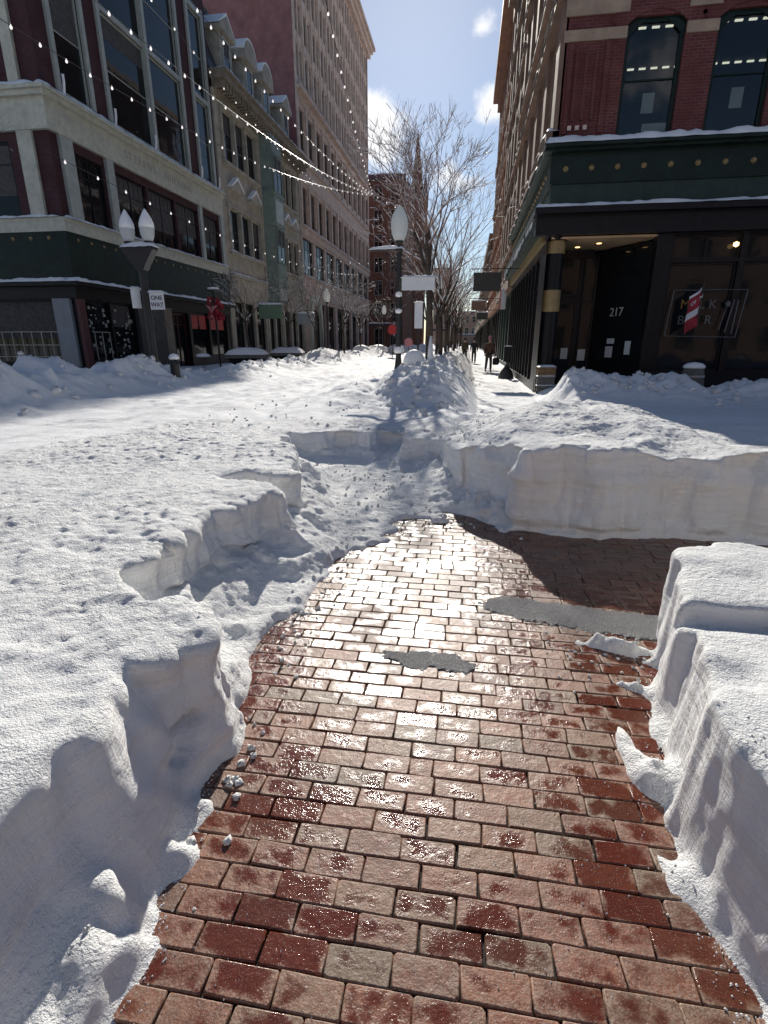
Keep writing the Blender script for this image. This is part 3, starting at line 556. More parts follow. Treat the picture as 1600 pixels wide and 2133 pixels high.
#@@BUILDINGS
# ------------------------------------------------------------------ left corner building: dark brick with cream trim
P90 = R(90)
def corner_building():
    t = thing('corner_building', 'dark brick corner building with cream bay frames and a lettered cream frieze', 'building', (-16.5, 21.4, 0))
    S = dict(parent=t, loc=(0, 0, 0), rz=P90); Fr = dict(parent=t, loc=(-13.5, 0, 0), rz=0)
    up = [(1.1, 2.9), (4.3, 11.1), (12.7, 14.35)]
    holes = [(a, b, c, d) for a, b in up for c, d in ((11.05, 15.25), (15.45, 19.6))]
    w2 = [(1.3, 3.15), (3.9, 6.4), (6.6, 9.1), (9.3, 11.7), (12.25, 14.45)]
    holes2 = [(a, b, 6.42, 9.05) for a, b in w2]
    part('wall', MB().wall(15, 6, 22.5, holes+holes2, .2), 'dark_red_brick', t, rz=P90)
    fh = [(3.0, 6.0, 11.0, 15.2), (3.0, 6.0, 15.5, 19.6), (8.4, 11.6, 11.0, 15.2), (8.4, 11.6, 15.5, 19.6), (3.0, 6.2, 6.4, 9.1), (8.2, 11.7, 6.4, 9.1)]
    part('wall', MB().wall(13.5, 6, 22.5, fh, .2), 'dark_red_brick', t, (-13.5, 0, 0))
    for a, b in up:
        n = 2 if b-a > 3 else 1; w = (b-a)/n
        for i in range(n):
            for c, d in ((11.05, 15.25), (15.45, 19.6)): window(t, a+i*w, c, w, d-c, (0, 0, 0), P90, 'pale_trim', 1, 2, .10, .04, top=None)
    for a, b in w2: window(t, a, 6.42, b-a, 2.63, (0, 0, 0), P90, 'black_paint', 2, 2, .09, .12, top=.70)
    for a, b, c, d in fh: window(t, a, c, b-a, d-c, (-13.5, 0, 0), 0, 'pale_trim' if c > 10 else 'black_paint', 2, 2, .10, .06, top=.72 if c < 10 else None)
    m = MB()                                                # cream pilasters, bay surrounds and entablature
    for a, b in ((.45, 1.15), (3.25, 3.75), (11.78, 12.12), (14.6, 15.0)): m.box(a, b, -.14, .05, 6.2, 9.4)
    for a, b in up:
        m.box(a-.22, a, -.12, .1, 10.8, 20); m.box(b, b+.22, -.12, .1, 10.8, 20); m.box(a, b, -.10, .1, 15.25, 15.45); m.box(a, b, -.13, .1, 10.85, 11.05); m.box(a, b, -.1, .1, 19.6, 19.9)
    m.box(7.58, 7.82, -.2, .06, 10.8, 19.6)
    part('trim', m, 'pale_trim', t, rz=P90)
    m = MB(); [m.box(-o-.002, 15, -o, .1, za, zb) for o, za, zb in ((.16, 9.4, 10.45), (.34, 10.45, 10.62), (.45, 10.62, 10.74), (.28, 5.85, 6.2), (.2, 6.2, 6.38))]
    part('entablature', m, 'cream', t, rz=P90)
    m = MB(); [m.box(0, 13.42, -o, .1, za, zb) for o, za, zb in ((.16, 9.4, 10.45), (.34, 10.45, 10.62), (.45, 10.62, 10.74), (.28, 5.85, 6.2), (.2, 6.2, 6.38))]
    for a, b in ((12.2, 12.85), (7.2, 7.7), (2.2, 2.7)): m.box(a, b, -.12, .1, 6.38, 9.4)
    for a in (2.8, 6.0, 8.2, 11.6): m.box(a, a+.2, -.12, .1, 10.74, 20)
    m.box(12.3, 12.75, -.14, .1, 10.74, 22)
    part('entablature', m, 'cream', t, (-13.5, 0, 0))
    obj('letters', text_mesh('STEARNS   BUILDING', .5, 'frieze_letters', .004, 1.35), t, (.17, 7.8, 9.95), P90)
    for z, o, th, r, sd_ in ((10.74, .42, .17, (-.4, 15), 1), (6.38, .26, .12, (0, 15), 2), (3.97, .55, .16, (-.5, 15), 3)):
        part('snow_cap', MB().snow(r[0], r[1], -o, 0, z, th, sd_), 'cap_snow', t, rz=P90, smooth=True)
        part('snow_cap', MB().snow(0, 13.5-r[0]*.0, -o, 0, z, th, sd_+5), 'cap_snow', t, (-13.5, 0, 0), smooth=True)
    # shop front
    m = MB(); m.box(-.222, 15, -.22, .1, 4.0, 5.85); part('fascia', m, 'dark_green', t, rz=P90)
    m = MB(); m.box(0, 13.42, -.22, .1, 4.0, 5.85); part('fascia', m, 'dark_green', t, (-13.5, 0, 0))
    m = MB(); m.box(-.502, 15, -.5, .1, 3.82, 3.96); m.box(-.122, 15, -.12, .1, 3.35, 3.82); part('canopy', m, 'storefront_black', t, rz=P90)
    m = MB(); m.box(0, 13.42, -.5, .1, 3.82, 3.96); m.box(0, 13.42, -.12, .1, 3.35, 3.82); part('canopy', m, 'storefront_black', t, (-13.5, 0, 0))
    m = MB()
    for i in range(18): m.lathe([(.0, -.0), (.085, 0), (.085, .05), (.05, .08), (0, .08)], n=8)
    med = MB()
    for i in range(18): med.add(*disc(.4+i*.82, 5.62, -.23, .07))
    part('medallions', med, 'gold', t, rz=P90)['kind'] = 'stuff'
    med = MB()
    for i in range(16): med.add(*disc(.6+i*.82, 5.62, -.23, .085))
    part('medallions', med, 'gold', t, (-13.5, 0, 0))['kind'] = 'stuff'
    sw = [(.45, 2.1), (2.2, 3.9), (9.6, 11.8), (12.0, 14.4)]
    part('wall', MB().wall(15, 0, 6, [(a, b, .75, 3.3) for a, b in sw]+[(7.55, 9.3, 0, 3.2)], .3), 'storefront_black', t, rz=P90)
    for a, b in sw: window(t, a, .75, b-a, 2.55, (0, 0, 0), P90, 'black_paint', 1, 1, .06, .14)
    window(t, 7.55, .02, 1.75, 3.15, (0, 0, 0), P90, 'maroon', 2, 1, .10, .25, top=.8, name='door')
    part('wall', MB().wall(13.5, 0, 6, [(3.4, 7.6, .7, 3.3), (7.9, 12.4, .7, 3.3)], .3), 'storefront_black', t, (-13.5, 0, 0))
    window(t, 7.9, .7, 4.5, 2.6, (-13.5, 0, 0), 0, 'black_paint', 1, 1, .06, .2); window(t, 3.4, .7, 4.2, 2.6, (-13.5, 0, 0), 0, 'black_paint', 1, 1, .06, .2)
    m = MB()                                                 # thin pale grille in the lower half of the shop window
    for i in range(10): m.box(7.95+i*.49, 7.975+i*.49, .12, .15, .78, 2.0)
    for z in (.95, 1.45, 2.0): m.box(7.95, 12.38, .10, .12, z, z+.025)
    part('window_grille', m, 'cream', t, (-13.5, 0, 0))
    m = MB(); m.box(.9, 2.0, .06, .08, .9, 1.95); g2 = MB()
    for i in range(3): g2.box(.85+i*.52, .875+i*.52, .05, .08, .8, 2.0)
    g2.box(.85, 1.92, .03, .05, 2.0, 2.025); part('window_grille', g2, 'cream', t, rz=P90)
    part('panel', MB().box(12.45, 13.25, -.16, .06, .55, 3.34), 'grey_panel', t, (-13.5, 0, 0))
    part('post', MB().box(-.02, .35, -.10, .06, .3, 3.34), 'maroon', t, rz=P90)
    part('pier', MB().box(4.0, 6.35, -.2, .06, 0, 3.34), 'dark_stone', t, rz=P90); part('pier', MB().box(6.4, 7.2, -.14, .06, 0, 3.34), 'limestone_dark', t, rz=P90)
    for a in (9.7, 10.75, 12.1, 13.3): part('shop_banner', MB().box(a, a+.85, .12, .14, 2.35, 3.15), 'red_paint', t, rz=P90)
    m = MB(); rnd = random.Random(8)
    part('step', MB().box(.0, 13.5, -.55, .0, 0, .52).box(.0, 13.6, -1.0, -.55, 0, .3), 'dark_stone', t, (-13.5, 0, 0))
    part('snow_cap', MB().snow(4, 13.6, -1.0, -.56, .3, .1, 12), 'cap_snow', t, (-13.5, 0, 0), smooth=True)
    part('window_sill', MB().box(.4, 4, -.35, .0, 0, .62), 'brown_stone', t, rz=P90); part('snow_cap', MB().snow(.4, 4, -.35, 0, .62, .14, 13), 'cap_snow', t, rz=P90, smooth=True)
    part('display_goods', goods(rnd, .5, 3.9, .9, 3.1, 60), 'pale_trim', t, rz=P90)['kind'] = 'stuff'
    part('core', MB().box(-12.9, -.45, .45, 14.6, 0, 22.3), 'room_dark', t)
    part('roof', MB().box(-13.8, .3, -.3, 15.0, 22.5, 22.9), 'slate', t)
    m = MB()
    for (x, y) in ((.3, 1.0), (.3, 4.2), (.3, 7.4), (.3, 12.3), (.3, 14.6)): m.tube([(x-.1, y, 10.7), (x, y, 11.3), (x, y, 11.55)], .05, 5)
    part('cornice_spikes', m, 'cap_snow', t)['kind'] = 'stuff'
def disc(x, z, y, r, n=8):
    V = [(x+r*math.cos(2*math.pi*i/n), y, z+r*math.sin(2*math.pi*i/n)) for i in range(n)]+[(x+r*.5*math.cos(2*math.pi*i/n), y-.05, z+r*.5*math.sin(2*math.pi*i/n)) for i in range(n)]
    return V, [(i, (i+1) % n, (i+1) % n+n, i+n) for i in range(n)]+[tuple(range(n, 2*n))]
def goods(rnd, x0, x1, z0, z1, n):
    m = MB()
    for i in range(n): x, z, r = rnd.uniform(x0, x1), rnd.uniform(z0, z1), rnd.uniform(.02, .07); m.box(x-r, x+r, .10, .14, z-r*rnd.uniform(.6, 1.8), z+r)
    return m
corner_building()
# ------------------------------------------------------------------ stone building with mansard roof and dormers
def dormer(t, y, kind):
    d = obj('dormer', MB().box(-.9, .9, -.1, 2.2, 17.7, 20.2).mesh('dormer', 'limestone'), t, (0, y, 0), P90)
    window(d, -.55, 18.0, 1.1, 2.0, (0, 0, 0), 0, 'pale_trim', 1, 2, .1, -.16)
    m = MB()
    if kind: 
        pl = [(-1.15, 20.2), (1.15, 20.2)]+[(1.15*math.cos(a), 20.35+1.15*math.sin(a)) for a in [i*math.pi/10 for i in range(0, 11)]]; m.prism(pl, -.4, 2)
    else: m.prism([(-1.15, 20.2), (1.15, 20.2), (1.15, 20.4), (0, 21.2), (-1.15, 20.4)], -.35, 2)
    obj('pediment', m.mesh('pediment', 'limestone'), d)
    s = MB()
    if kind: pl = [(1.17*math.cos(a), 20.37+1.17*math.sin(a)) for a in [i*math.pi/10 for i in range(1, 10)]]; s.prism([(x*1.06, 20.37+(z-20.37)*1.10) for x, z in pl]+pl[::-1], -.38, 2)
    else: s.prism([(-1.2, 20.42), (0, 21.22), (1.2, 20.42), (1.1, 20.55), (0, 21.4), (-1.1, 20.55)], -.34, 2)
    obj('snow_cap', s.mesh('snow_cap', 'cap_snow'), d)
def mansard_building():
    t = thing('mansard_building', 'pale stone building with mansard roof and dormers, beside the dark brick corner building', 'building', (-16.5, 36.45, 0))
    L = 17.7; H = []; sills = MB(); pil = MB(); cap = MB()
    bays = [(1.1, 6.9, 3), (11.7, 16.3, 3)]
    for a, b, n in bays:
        w = (b-a)/n
        for i in range(n):
            for z0, z1 in ((7.6, 10.2), (13.1, 15.9)): H.append((a+i*w+.12, a+(i+1)*w-.12, z0, z1))
    st = [(.9, 2.6, .5, 4.3), (2.9, 4.6, 0, 4.3), (5.0, 6.9, .5, 4.3), (7.6, 9.1, 0, 4.4), (9.4, 10.9, .5, 4.4), (11.5, 13.4, .5, 4.2), (13.8, 15.2, 0, 4.2), (15.5, 17.2, .5, 4.2)]
    part('wall', MB().wall(L, 0, 17, H+st, .3), 'limestone', t, rz=P90)
    for (a, b, c, d) in H: window(t, a, c, b-a, d-c, (0, 0, 0), P90, 'dark_stone', 1, 2, .08, .16)
    for (a, b, c, d) in st: window(t, a, c, b-a, d-c, (0, 0, 0), P90, 'storefront_black', 1, 1, .09, .2, top=.8, name='door' if c == 0 else 'shop_window')
    m = MB()
    for a, b, n in bays:
        m.box(a-.25, b+.25, -.2, .05, 12.8, 13.0); m.box(a-.25, b+.25, -.22, .05, 7.35, 7.55); m.box(a-.2, b+.2, -.2, .05, 16.0, 16.2); m.box(a-.2, b+.2, -.16, .05, 10.3, 10.5)
        for i in range(n+1): x = a+(b-a)*i/n; m.box(x-.09, x+.09, -.13, .04, 7.55, 10.3); m.box(x-.09, x+.09, -.13, .04, 13.0, 16.0)
        for cx in (a+1.3, b-1.2): m.prism([(cx-1.0, 11.35), (cx+1.0, 11.35), (cx+1.0, 11.5), (cx, 12.1), (cx-1.0, 11.5)], -.35, .05); cap.prism([(cx-1.05, 11.5), (cx, 12.1), (cx+1.05, 11.5), (cx+1, 11.62), (cx, 12.3), (cx-1, 11.62)], -.36, .0)
    m.box(0, .5, -.1, .05, 0, 17); m.box(7.2, 7.5, -.1, .04, 0, 17); m.box(11.0, 11.3, -.1, .04, 0, 17); m.box(17.3, 17.7, -.1, .05, 0, 17)
    m.box(.5, 7.2, -.25, .05, 4.4, 4.7); m.box(.5, 7.2, -.12, .05, 4.7, 5.9); m.box(.5, 7.2, -.3, .05, 5.9, 6.1); m.box(11.3, 17.3, -.25, .05, 4.3, 4.6); m.box(11.3, 17.3, -.1, .05, 4.6, 5.6); m.box(11.3, 17.3, -.25, .05, 5.6, 5.8)
    part('trim', m, 'limestone', t, rz=P90)
    m = MB(); m.box(0, L, -1.0, .1, 17.0, 17.35); m.box(0, L, -1.15, .1, 17.35, 17.5); m.box(0, L, -.3, .1, 16.55, 17.0)
    for i in range(38): x = .15+i*.465; m.box(x, x+.2, -.85, -.3, 16.6, 17.0)
    part('cornice', m, 'limestone_dark', t, rz=P90)
    m = MB()
    for i in range(37): x = .37+i*.465; m.box(x, x+.22, -.32, -.28, 16.62, 16.98)
    part('cornice_panels', m, 'maroon', t, rz=P90)['kind'] = 'stuff'
    m = MB(); m.prism([(0, 17.5), (L, 17.5), (L, 22.6), (0, 22.6)], .3, .31); V = [(0, -.1, 17.5), (L, -.1, 17.5), (L, 1.9, 22.4), (0, 1.9, 22.4), (0, 12, 22.9), (L, 12, 22.9)]
    m = MB().add(V, [(0, 1, 2, 3), (3, 2, 5, 4)]); m.add([(0, -.1, 17.5), (0, 1.9, 22.4), (0, 12, 22.9), (0, 12, 17.5)], [(0, 1, 2, 3)]); part('roof', m, 'slate', t, rz=P90)
    part('snow_cap', MB().snow(0, L, 1.7, 4, 22.45, .2, 21, .3), 'cap_snow', t, rz=P90, smooth=True)
    cap.snow(0, L, -1.1, -.2, 17.5, .2, 22, .3); cap.snow(.5, 7.2, -.3, 0, 6.1, .13, 23); cap.snow(.9, 7.1, -.2, 0, 7.55, .1, 24)
    part('snow_cap', cap, 'cap_snow', t, rz=P90, smooth=False)
    for y, k in ((2.6, 0), (6.3, 1), (9.6, 1), (14.2, 0)): dormer(t, y, k)
    o = MB()                                                # oriel bay in green copper
    pl = [(7.55, 0), (8.0, -.9), (10.2, -.9), (10.65, 0)]
    def ring(z0, z1, k): 
        P = [((x-9.1)*k+9.1, y*k) for x, y in pl]; n = 4; o.add([(x, y, z0) for x, y in P]+[(x, y, z1) for x, y in P], [(0, 1, 5, 4), (1, 2, 6, 5), (2, 3, 7, 6), (3, 2, 1, 0), (4, 5, 6, 7)])
    ring(4.7, 6.0, .95); ring(6.0, 6.2, 1.06); ring(6.2, 7.7, 1.0); ring(10.4, 12.6, 1.0); ring(12.6, 12.8, 1.07); ring(15.5, 16.3, 1.0); ring(16.3, 16.5, 1.08); ring(7.7, 10.4, .93); ring(12.8, 15.5, .93)
    ob = obj('oriel', o.mesh('oriel', 'copper_green'), t, (0, 0, 0), P90)
    for z in (7.75, 12.85): window(ob, 8.15, z, 1.9, 2.55, (0, 0, 0), 0, 'copper_green', 2, 2, .09, -.93)
    part('panel', MB().box(8.25, 9.95, -.93, -.9, 10.7, 12.3).box(8.25, 9.95, -.89, -.86, 4.9, 5.8), 'pale_trim', ob)
    obj('snow_cap', MB().snow(7.8, 10.4, -.9, -.1, 16.5, .2, 31).mesh('snow_cap', 'cap_snow', True), ob)
    part('core', MB().box(.4, L-.4, .5, 14, 0, 16.9), 'room_dark', t, rz=P90)
mansard_building()
# ------------------------------------------------------------------ tall tan building
def tall_building():
    t = thing('tall_office_building', 'tall pinkish tan office building with many windows and a deep top cornice', 'building', (-16.5, 54.2, 0))
    L = 36; n = 12; w = L/n; m = MB(); H = []; rows = [(12.4, 15.9, .4), (18.9, 22.3, .35)]+[(24.6+i*3.35, 26.9+i*3.35, .42) for i in range(5)]
    for i in range(n):
        for z0, z1, q in rows: H.append((i*w+q, (i+1)*w-q, z0, z1))
    big = [(i*w*1.5+.4, (i+1)*w*1.5-.4, 8.1, 11.4) for i in range(8)]; st = [(i*w*1.5+.5, (i+1)*w*1.5-.5, .6, 5.6) for i in range(1, 8)]
    part('wall', MB().wall(L, 0, 42, H+big+st, .35), 'tan_stone', t, rz=P90)
    part('wall', MB().box(0, .3, .0, 22, 12, 42), 'pink_brick', t, (0, 0, 0), P90); part('wall', MB().box(L-.3, L, .0, 22, 0, 42), 'pink_brick', t, (0, 0, 0), P90)
    for (a, b, c, d) in H: window(t, a, c, b-a, d-c, (0, 0, 0), P90, 'brown_stone', 2, 2, .12, .2, bar=.2 if False else .05)
    for (a, b, c, d) in big: window(t, a, c, b-a, d-c, (0, 0, 0), P90, 'dark_stone', 3, 1, .1, .2, top=.7, name='shop_window')
    for (a, b, c, d) in st: window(t, a, c, b-a, d-c, (0, 0, 0), P90, 'storefront_black', 3, 1, .1, .3, top=.75, name='shop_window')
    m = MB()
    for z0, z1, o in ((5.9, 7.7, .12), (7.7, 7.9, .25), (11.6, 12.2, .12), (12.2, 12.38, .3), (16.3, 17.9, .1), (17.9, 18.1, .3), (22.7, 23.3, .15), (23.3, 23.6, .6), (40.6, 41.2, .5), (41.2, 41.7, .8), (41.7, 42.1, 1.1)): m.box(0, L+(o if z0 > 23 else 0), -o, .05, z0, z1)
    for i in range(n+1): x = min(max(i*w, .25), L-.25); m.box(x-.25, x+.25, -.16, .02, 12.38, 16.3); m.box(x-.25, x+.25, -.16, .02, 18.1, 22.7); m.box(x-.22, x+.22, -.12, .02, 23.6, 40.6)
    for i in range(n): x = (i+.5)*w; m.box(x-.16, x+.16, -.06, .1, 24.2, 40.2)
    for k in range(1, 5): z = 23.75+k*3.35; m.box(0, L, -.07, .02, z, z+.22)
    m.box(L+1.101, L+1.2, -1.1, 20, 41.7, 42.1); part('trim', m, 'tan_stone', t, rz=P90)
    cap = MB()
    for z, o in ((12.38, .3), (18.1, .3), (23.6, .6), (7.9, .25)): cap.snow(0, L, -o, 0, z, .14, z, .4)
    part('snow_cap', cap, 'cap_snow', t, rz=P90, smooth=True)
    # pale arched entrance surround
    a = MB(); pl = [(1.0, 0), (1.7, 0), (1.7, 3.6)]+[(3.3-1.6*math.cos(q), 3.6+1.9*math.sin(q)) for q in [i*math.pi/10 for i in range(1, 10)]]+[(4.9, 3.6), (4.9, 0), (5.6, 0), (5.6, 4.4), (4.9, 6.2), (1.7, 6.2), (1.0, 4.4)]
    n2 = len(pl); a.add([(x, -.4, z) for x, z in pl]+[(x, .0, z) for x, z in pl], [(i, (i+1) % n2, (i+1) % n2+n2, i+n2) for i in range(n2)])
    inner = pl[1:13]; outer = [(1.0, 0), (1.0, 2.2), (1.0, 4.4), (1.35, 5.3), (1.7, 6.2), (2.6, 6.2), (3.3, 6.2), (4.0, 6.2), (4.9, 6.2), (5.25, 5.3), (5.6, 4.4), (5.6, 0)]
    a.add([(x, -.4, z) for x, z in inner]+[(x, -.4, z) for x, z in outer], [(i, i+1, i+13, i+12) for i in range(11)])
    e = obj('entrance', a.mesh('entrance', 'copper_green'), t, (0, 0, 0), P90); e.data.materials[0] = MATS['cream']; window(e, 1.75, .1, 3.1, 4.6, (0, 0, 0), 0, 'black_paint', 2, 1, .1, -.12, top=.75, name='door')
    part('core', MB().box(.5, L-.5, .6, 21, 0, 41.9), 'room_dark', t, rz=P90)
tall_building()
# ------------------------------------------------------------------ far buildings that close the view
def far_block(name, label, x0, x1, y, z1, mat, rows, ncol, depth=18, side=None, loc=None):
    t = thing(name, label, 'building', (x0, y, 0)); Wd = x1-x0; H = []
    for z0, zz in rows:
        for i in range(ncol): w = Wd/ncol; H.append((i*w+w*.24, (i+1)*w-w*.24, z0, zz))
    part('wall', MB().wall(Wd, 0, z1, H, .3), mat, t); 
    for (a, b, c, d) in H: window(t, a, c, b-a, d-c, (0, 0, 0), 0, 'pale_trim', 2, 2, .1, .15)
    m = MB(); m.box(-.4, Wd+.4, -.5, .1, z1-.8, z1); m.box(0, Wd, -.3, .1, 4.4, 4.9); part('cornice', m, 'slate', t); part('snow_cap', MB().snow(0, Wd, -.3, 0, 4.9, .25, 3, .5).snow(0, Wd, -.5, 6, z1, .25, 4, .8), 'cap_snow', t, smooth=True)
    b = MB(); b.box(0, Wd, .5, depth, 0, z1-.2); part('core', b, mat, t); return t
far_block('brick_block', 'brown brick block with paired windows facing down the street beyond the tan building', -34, -12.6, 104, 29.5, 'brown_brick', [(.6, 4)]+[(6+i*3.9, 8.6+i*3.9) for i in range(6)], 7)
far_block('far_building', 'small far grey building behind the row of trees on the right of the steeple', -9.8, -5.8, 150, 20, 'tan_stone', [(6, 8.5), (10, 12.5), (14, 16.5)], 3, 40)
far_block('end_building', 'low pale building at the very end of the street beyond the walkers', -9, 10, 262, 15, 'brown_stone', [(5, 8), (10, 13)], 6)
def church():
    t = thing('church_tower', 'brown stone church tower with a slender pointed spire above the far rooftops', 'church', (-13.7, 140, 0))
    part('tower', MB().box(-2.2, 2.2, -2.2, 2.2, 0, 33).box(-2.5, 2.5, -2.5, 2.5, 32.4, 33.3), 'brown_brick', t)
    part('spire', MB().lathe([(1.9, 33.3), (1.2, 38), (.6, 43.0), (.25, 46.0), (.05, 48)], n=8), 'brown_brick', t)
    m = MB()
    for sx in (-1, 1):
        for sy in (-1, 1): m.lathe([(.5, 33), (.4, 35.5), (.03, 38.5)], (sx*2.0, sy*2.0, 0), 6)
    part('pinnacle', m, 'slate', t); part('nave', MB().box(-12, -2.2, 0, 20, 0, 26).prism([(-12, 26), (-2.2, 26), (-7, 32)], 0, 20), 'brown_stone', t)
church()
# ------------------------------------------------------------------ right corner building
def shop_building():
    t = thing('red_brick_building', 'red brick corner building with arched windows over a dark green and black shop front', 'building', (2.1, 17, 0))
    Wd = 18; rr = R(-90)
    aw = [(1.5+2.15*i, 2.9+2.15*i) for i in range(7)]
    H = [(a, b, 6.75, 9.35) for a, b in aw]+[(a, b, 11.6, 14.6) for a, b in aw]
    part('wall', MB().wall(Wd, 6.4, 21, H, .28), 'red_brick', t)
    for i, (a, b) in enumerate(aw):
        window(t, a, 6.75, b-a, 2.6, (0, 0, 0), 0, 'dark_green', 1, 2, .10, .10, gm='clear_glass' if i < 3 else 'dark_glass', arch=.5); window(t, a, 11.6, b-a, 3, (0, 0, 0), 0, 'dark_green', 1, 2, .10, .10)
    m = MB()                                                # brick arches with stone blocks between them
    for a, b in aw:
        cx = (a+b)/2; n = 12; r0, r1 = 1.05, 1.45; zc = 9.35-r0+.0; L = []
        th = [R(38)+(R(104))*i/n for i in range(n+1)]
        V = [(cx+r*1.0*math.cos(q), y, 8.42+r*math.sin(q)*1.0) for y in (-.03, .02) for r in (r0, r1) for q in th]; k = n+1
        m.add(V, [(i, i+1, k+i+1, k+i) for i in range(n)]+[(k+i, k+i+1, 3*k+i+1, 3*k+i) for i in range(n)]+[(2*k+i, 2*k+i+1, i+1, i) for i in range(n)])
    part('window_arches', m, 'red_brick', t)
    m = MB(); xs = [0]+[q for a, b in aw for q in (a, b)]+[Wd]
    for i in range(0, len(xs)-1, 2):
        m.box(xs[i]-(.0 if i else .04), xs[i+1], -.045, .05, 8.92, 9.16); m.box(xs[i]+(.0 if i else -.04), xs[i+1], -.05, .05, 9.45, 9.85)
    m.box(-.04, Wd, -.07, .05, 10.9, 11.3)
    part('stone_bands', m, 'corner_stone', t)
    m = MB()                                                # corner pier with sunk panel
    for i in range(3): m.box(.30+i*.24, .38+i*.24, -.05, .02, 7.2, 8.7)
    m.box(.12, .22, -.06, .02, 6.9, 8.9); m.box(1.02, 1.14, -.06, .02, 6.9, 8.9)
    part('corner_pier', m, 'red_brick', t)
    m = MB(); [m.box(.24+i*.2, .34+i*.2, -.07, .02, 6.98, 7.08) for i in range(3)]; part('stone_block', m, 'tan_stone', t)
    # upper floor room behind the first windows
    m = MB().box(1.2, 8.2, .34, 7, 10.1, 10.2).box(1.2, 8.2, .34, 7, 6.3, 6.4).box(1.2, 8.2, 7, 7.1, 6.3, 10.2).box(1.1, 1.2, .34, 7, 6.3, 10.2).box(8.2, 8.3, .34, 7, 6.3, 10.2); part('upper_room', m, 'room_dark', t)
    m = MB()
    for yy in (1.75, 2.15, 4.6):
        for i in range(16): m.box(1.9+i*.36, 2.10+i*.36, yy, yy+.05, 10.04, 10.08)
    part('ceiling_lights', m, 'tube_glow', t)
    m = MB(); [m.box(a+.62, a+.92, .21, .215, 7.35, 7.8) for a, b in aw[:2]]; m.box(2.2, 2.85, .22, .225, 6.85, 7.12); part('window_notice', m, 'paper', t)
    # fascia, cornice, ledges
    m = MB(); m.box(-.102, Wd, -.10, .1, 5.72, 6.45); m.box(-.302, Wd, -.30, .1, 6.45, 6.52); m.box(-.32, Wd, -.42, .1, 6.52, 6.6); part('fascia', m, 'dark_green', t)
    m = MB(); m.box(-.042, Wd, -.04, .1, 5.2, 5.72); part('fascia_panel', m, 'mid_green', t)
    m = MB(); m.box(-.452, Wd, -.45, .1, 4.95, 5.1); m.box(-.382, Wd, -.22, .1, 4.45, 4.95); part('canopy', m, 'storefront_black', t)
    med = MB(); [med.add(*disc(.3+i*.67, 6.08, -.10, .075, 8)) for i in range(26)]; part('medallions', med, 'gold', t)['kind'] = 'stuff'
    s = MB(); s.snow(-.3, Wd, -.42, .0, 6.6, .2, 2, .1); part('snow_cap', s, 'cap_snow', t, smooth=True); s = MB(); s.snow(-.43, Wd, -.45, -.02, 5.1, .11, 7, .1); part('snow_cap', s, 'cap_snow', t, smooth=True)
    # side elevation along the street
    sl = dict(loc=(0, 13, 0), rz=rr)
    SH = [(1.2+i*2.45, 2.5+i*2.45, 7.0, 9.4) for i in range(5)]+[(1.2+i*2.45, 2.5+i*2.45, 11.5, 14.5) for i in range(5)]
    part('wall', MB().wall(13, 6.4, 21, SH, .28), 'brown_stone', t, (0, 13, 0), rr)
    for (a, b, c, d) in SH: window(t, a, c, b-a, d-c, (0, 13, 0), rr, 'dark_green', 1, 2, .1, .1)
    m = MB()
    for i in range(6): m.box(.1+i*2.45, .75+i*2.45, -.12, .05, 6.6, 20.6)
    for z in (6.8, 9.8, 11.2, 15, 19.8): m.box(0, 13, -.28, .05, z, z+.2)
    m.box(0, 13, -.5, .05, 20.4, 21); part('stone_bands', m, 'brown_stone', t, (0, 13, 0), rr)
    m = MB(); m.box(0, 12.95, -.10, .1, 5.72, 6.45); m.box(0, 12.95, -.30, .1, 6.45, 6.6); part('fascia', m, 'mid_green', t, (0, 13, 0), rr)
    m = MB(); m.box(0, 12.95, -.04, .1, 5.2, 5.72); m.box(0, 12.95, -.38, .1, 4.62, 4.95); m.box(0, 12.95, -.45, .1, 4.95, 5.1); part('canopy', m, 'mid_green', t, (0, 13, 0), rr)
    part('canopy_edge', MB().box(0, 12.6, -.12, .1, 4.36, 4.62), 'gold', t, (0, 13, 0), rr)
    med = MB(); [med.add(*disc(.3+i*.5, 6.08, -.10, .07, 8)) for i in range(25)]; part('medallions', med, 'gold', t, (0, 13, 0), rr)['kind'] = 'stuff'
    s = MB(); s.snow(0, 13.2, -.3, .0, 6.6, .18, 3).snow(0, 13.3, -.38, 0, 5.1, .12, 9); 
    for z in (7.0, 10.0, 11.4, 15.2): s.snow(0, 13, -.28, 0, z, .16, z)
    ic = MB()
    for i in range(40): x = .2+i*.32; ic.tube([(x, -.39, 5.12), (x, -.42, 5.0-.35*random.Random(i).random())], [.05, .01], 4)
    part('snow_cap', s, 'cap_snow', t, (0, 13, 0), rr, smooth=True); part('icicles', ic, 'cap_snow', t, (0, 13, 0), rr)['kind'] = 'stuff'
    part('wall', MB().wall(13, 0, 4.4, [(.15+i*1.05, 1.1+i*1.05, .35, 4.1) for i in range(11)], .12), 'storefront_black', t, (0, 13, 0), rr)
    for i in range(11): window(t, .15+i*1.05, .35, .95, 3.75, (0, 13, 0), rr, 'black_paint', 1, 1, .05, .06, name='shop_window', top=.78)
    # recessed entrance
    part('column', MB().lathe([(.30, 0), (.30, .5), (.25, .55), (.25, 3.95), (.25, 4.36)], (.28, .30, 0), 20), 'storefront_black', t, smooth=False)
    for z0, z1 in ((.62, .92), (2.45, 3.05), (4.02, 4.36)): part('column_band', MB().lathe([(.262, z0), (.272, z0+.02), (.272, z1-.02), (.262, z1)], (.28, .30, 0), 20), 'gold', t)
    part('column_capital', MB().lathe([(.30, 4.36), (.34, 4.45)], (.28, .30, 0), 20), 'storefront_black', t)
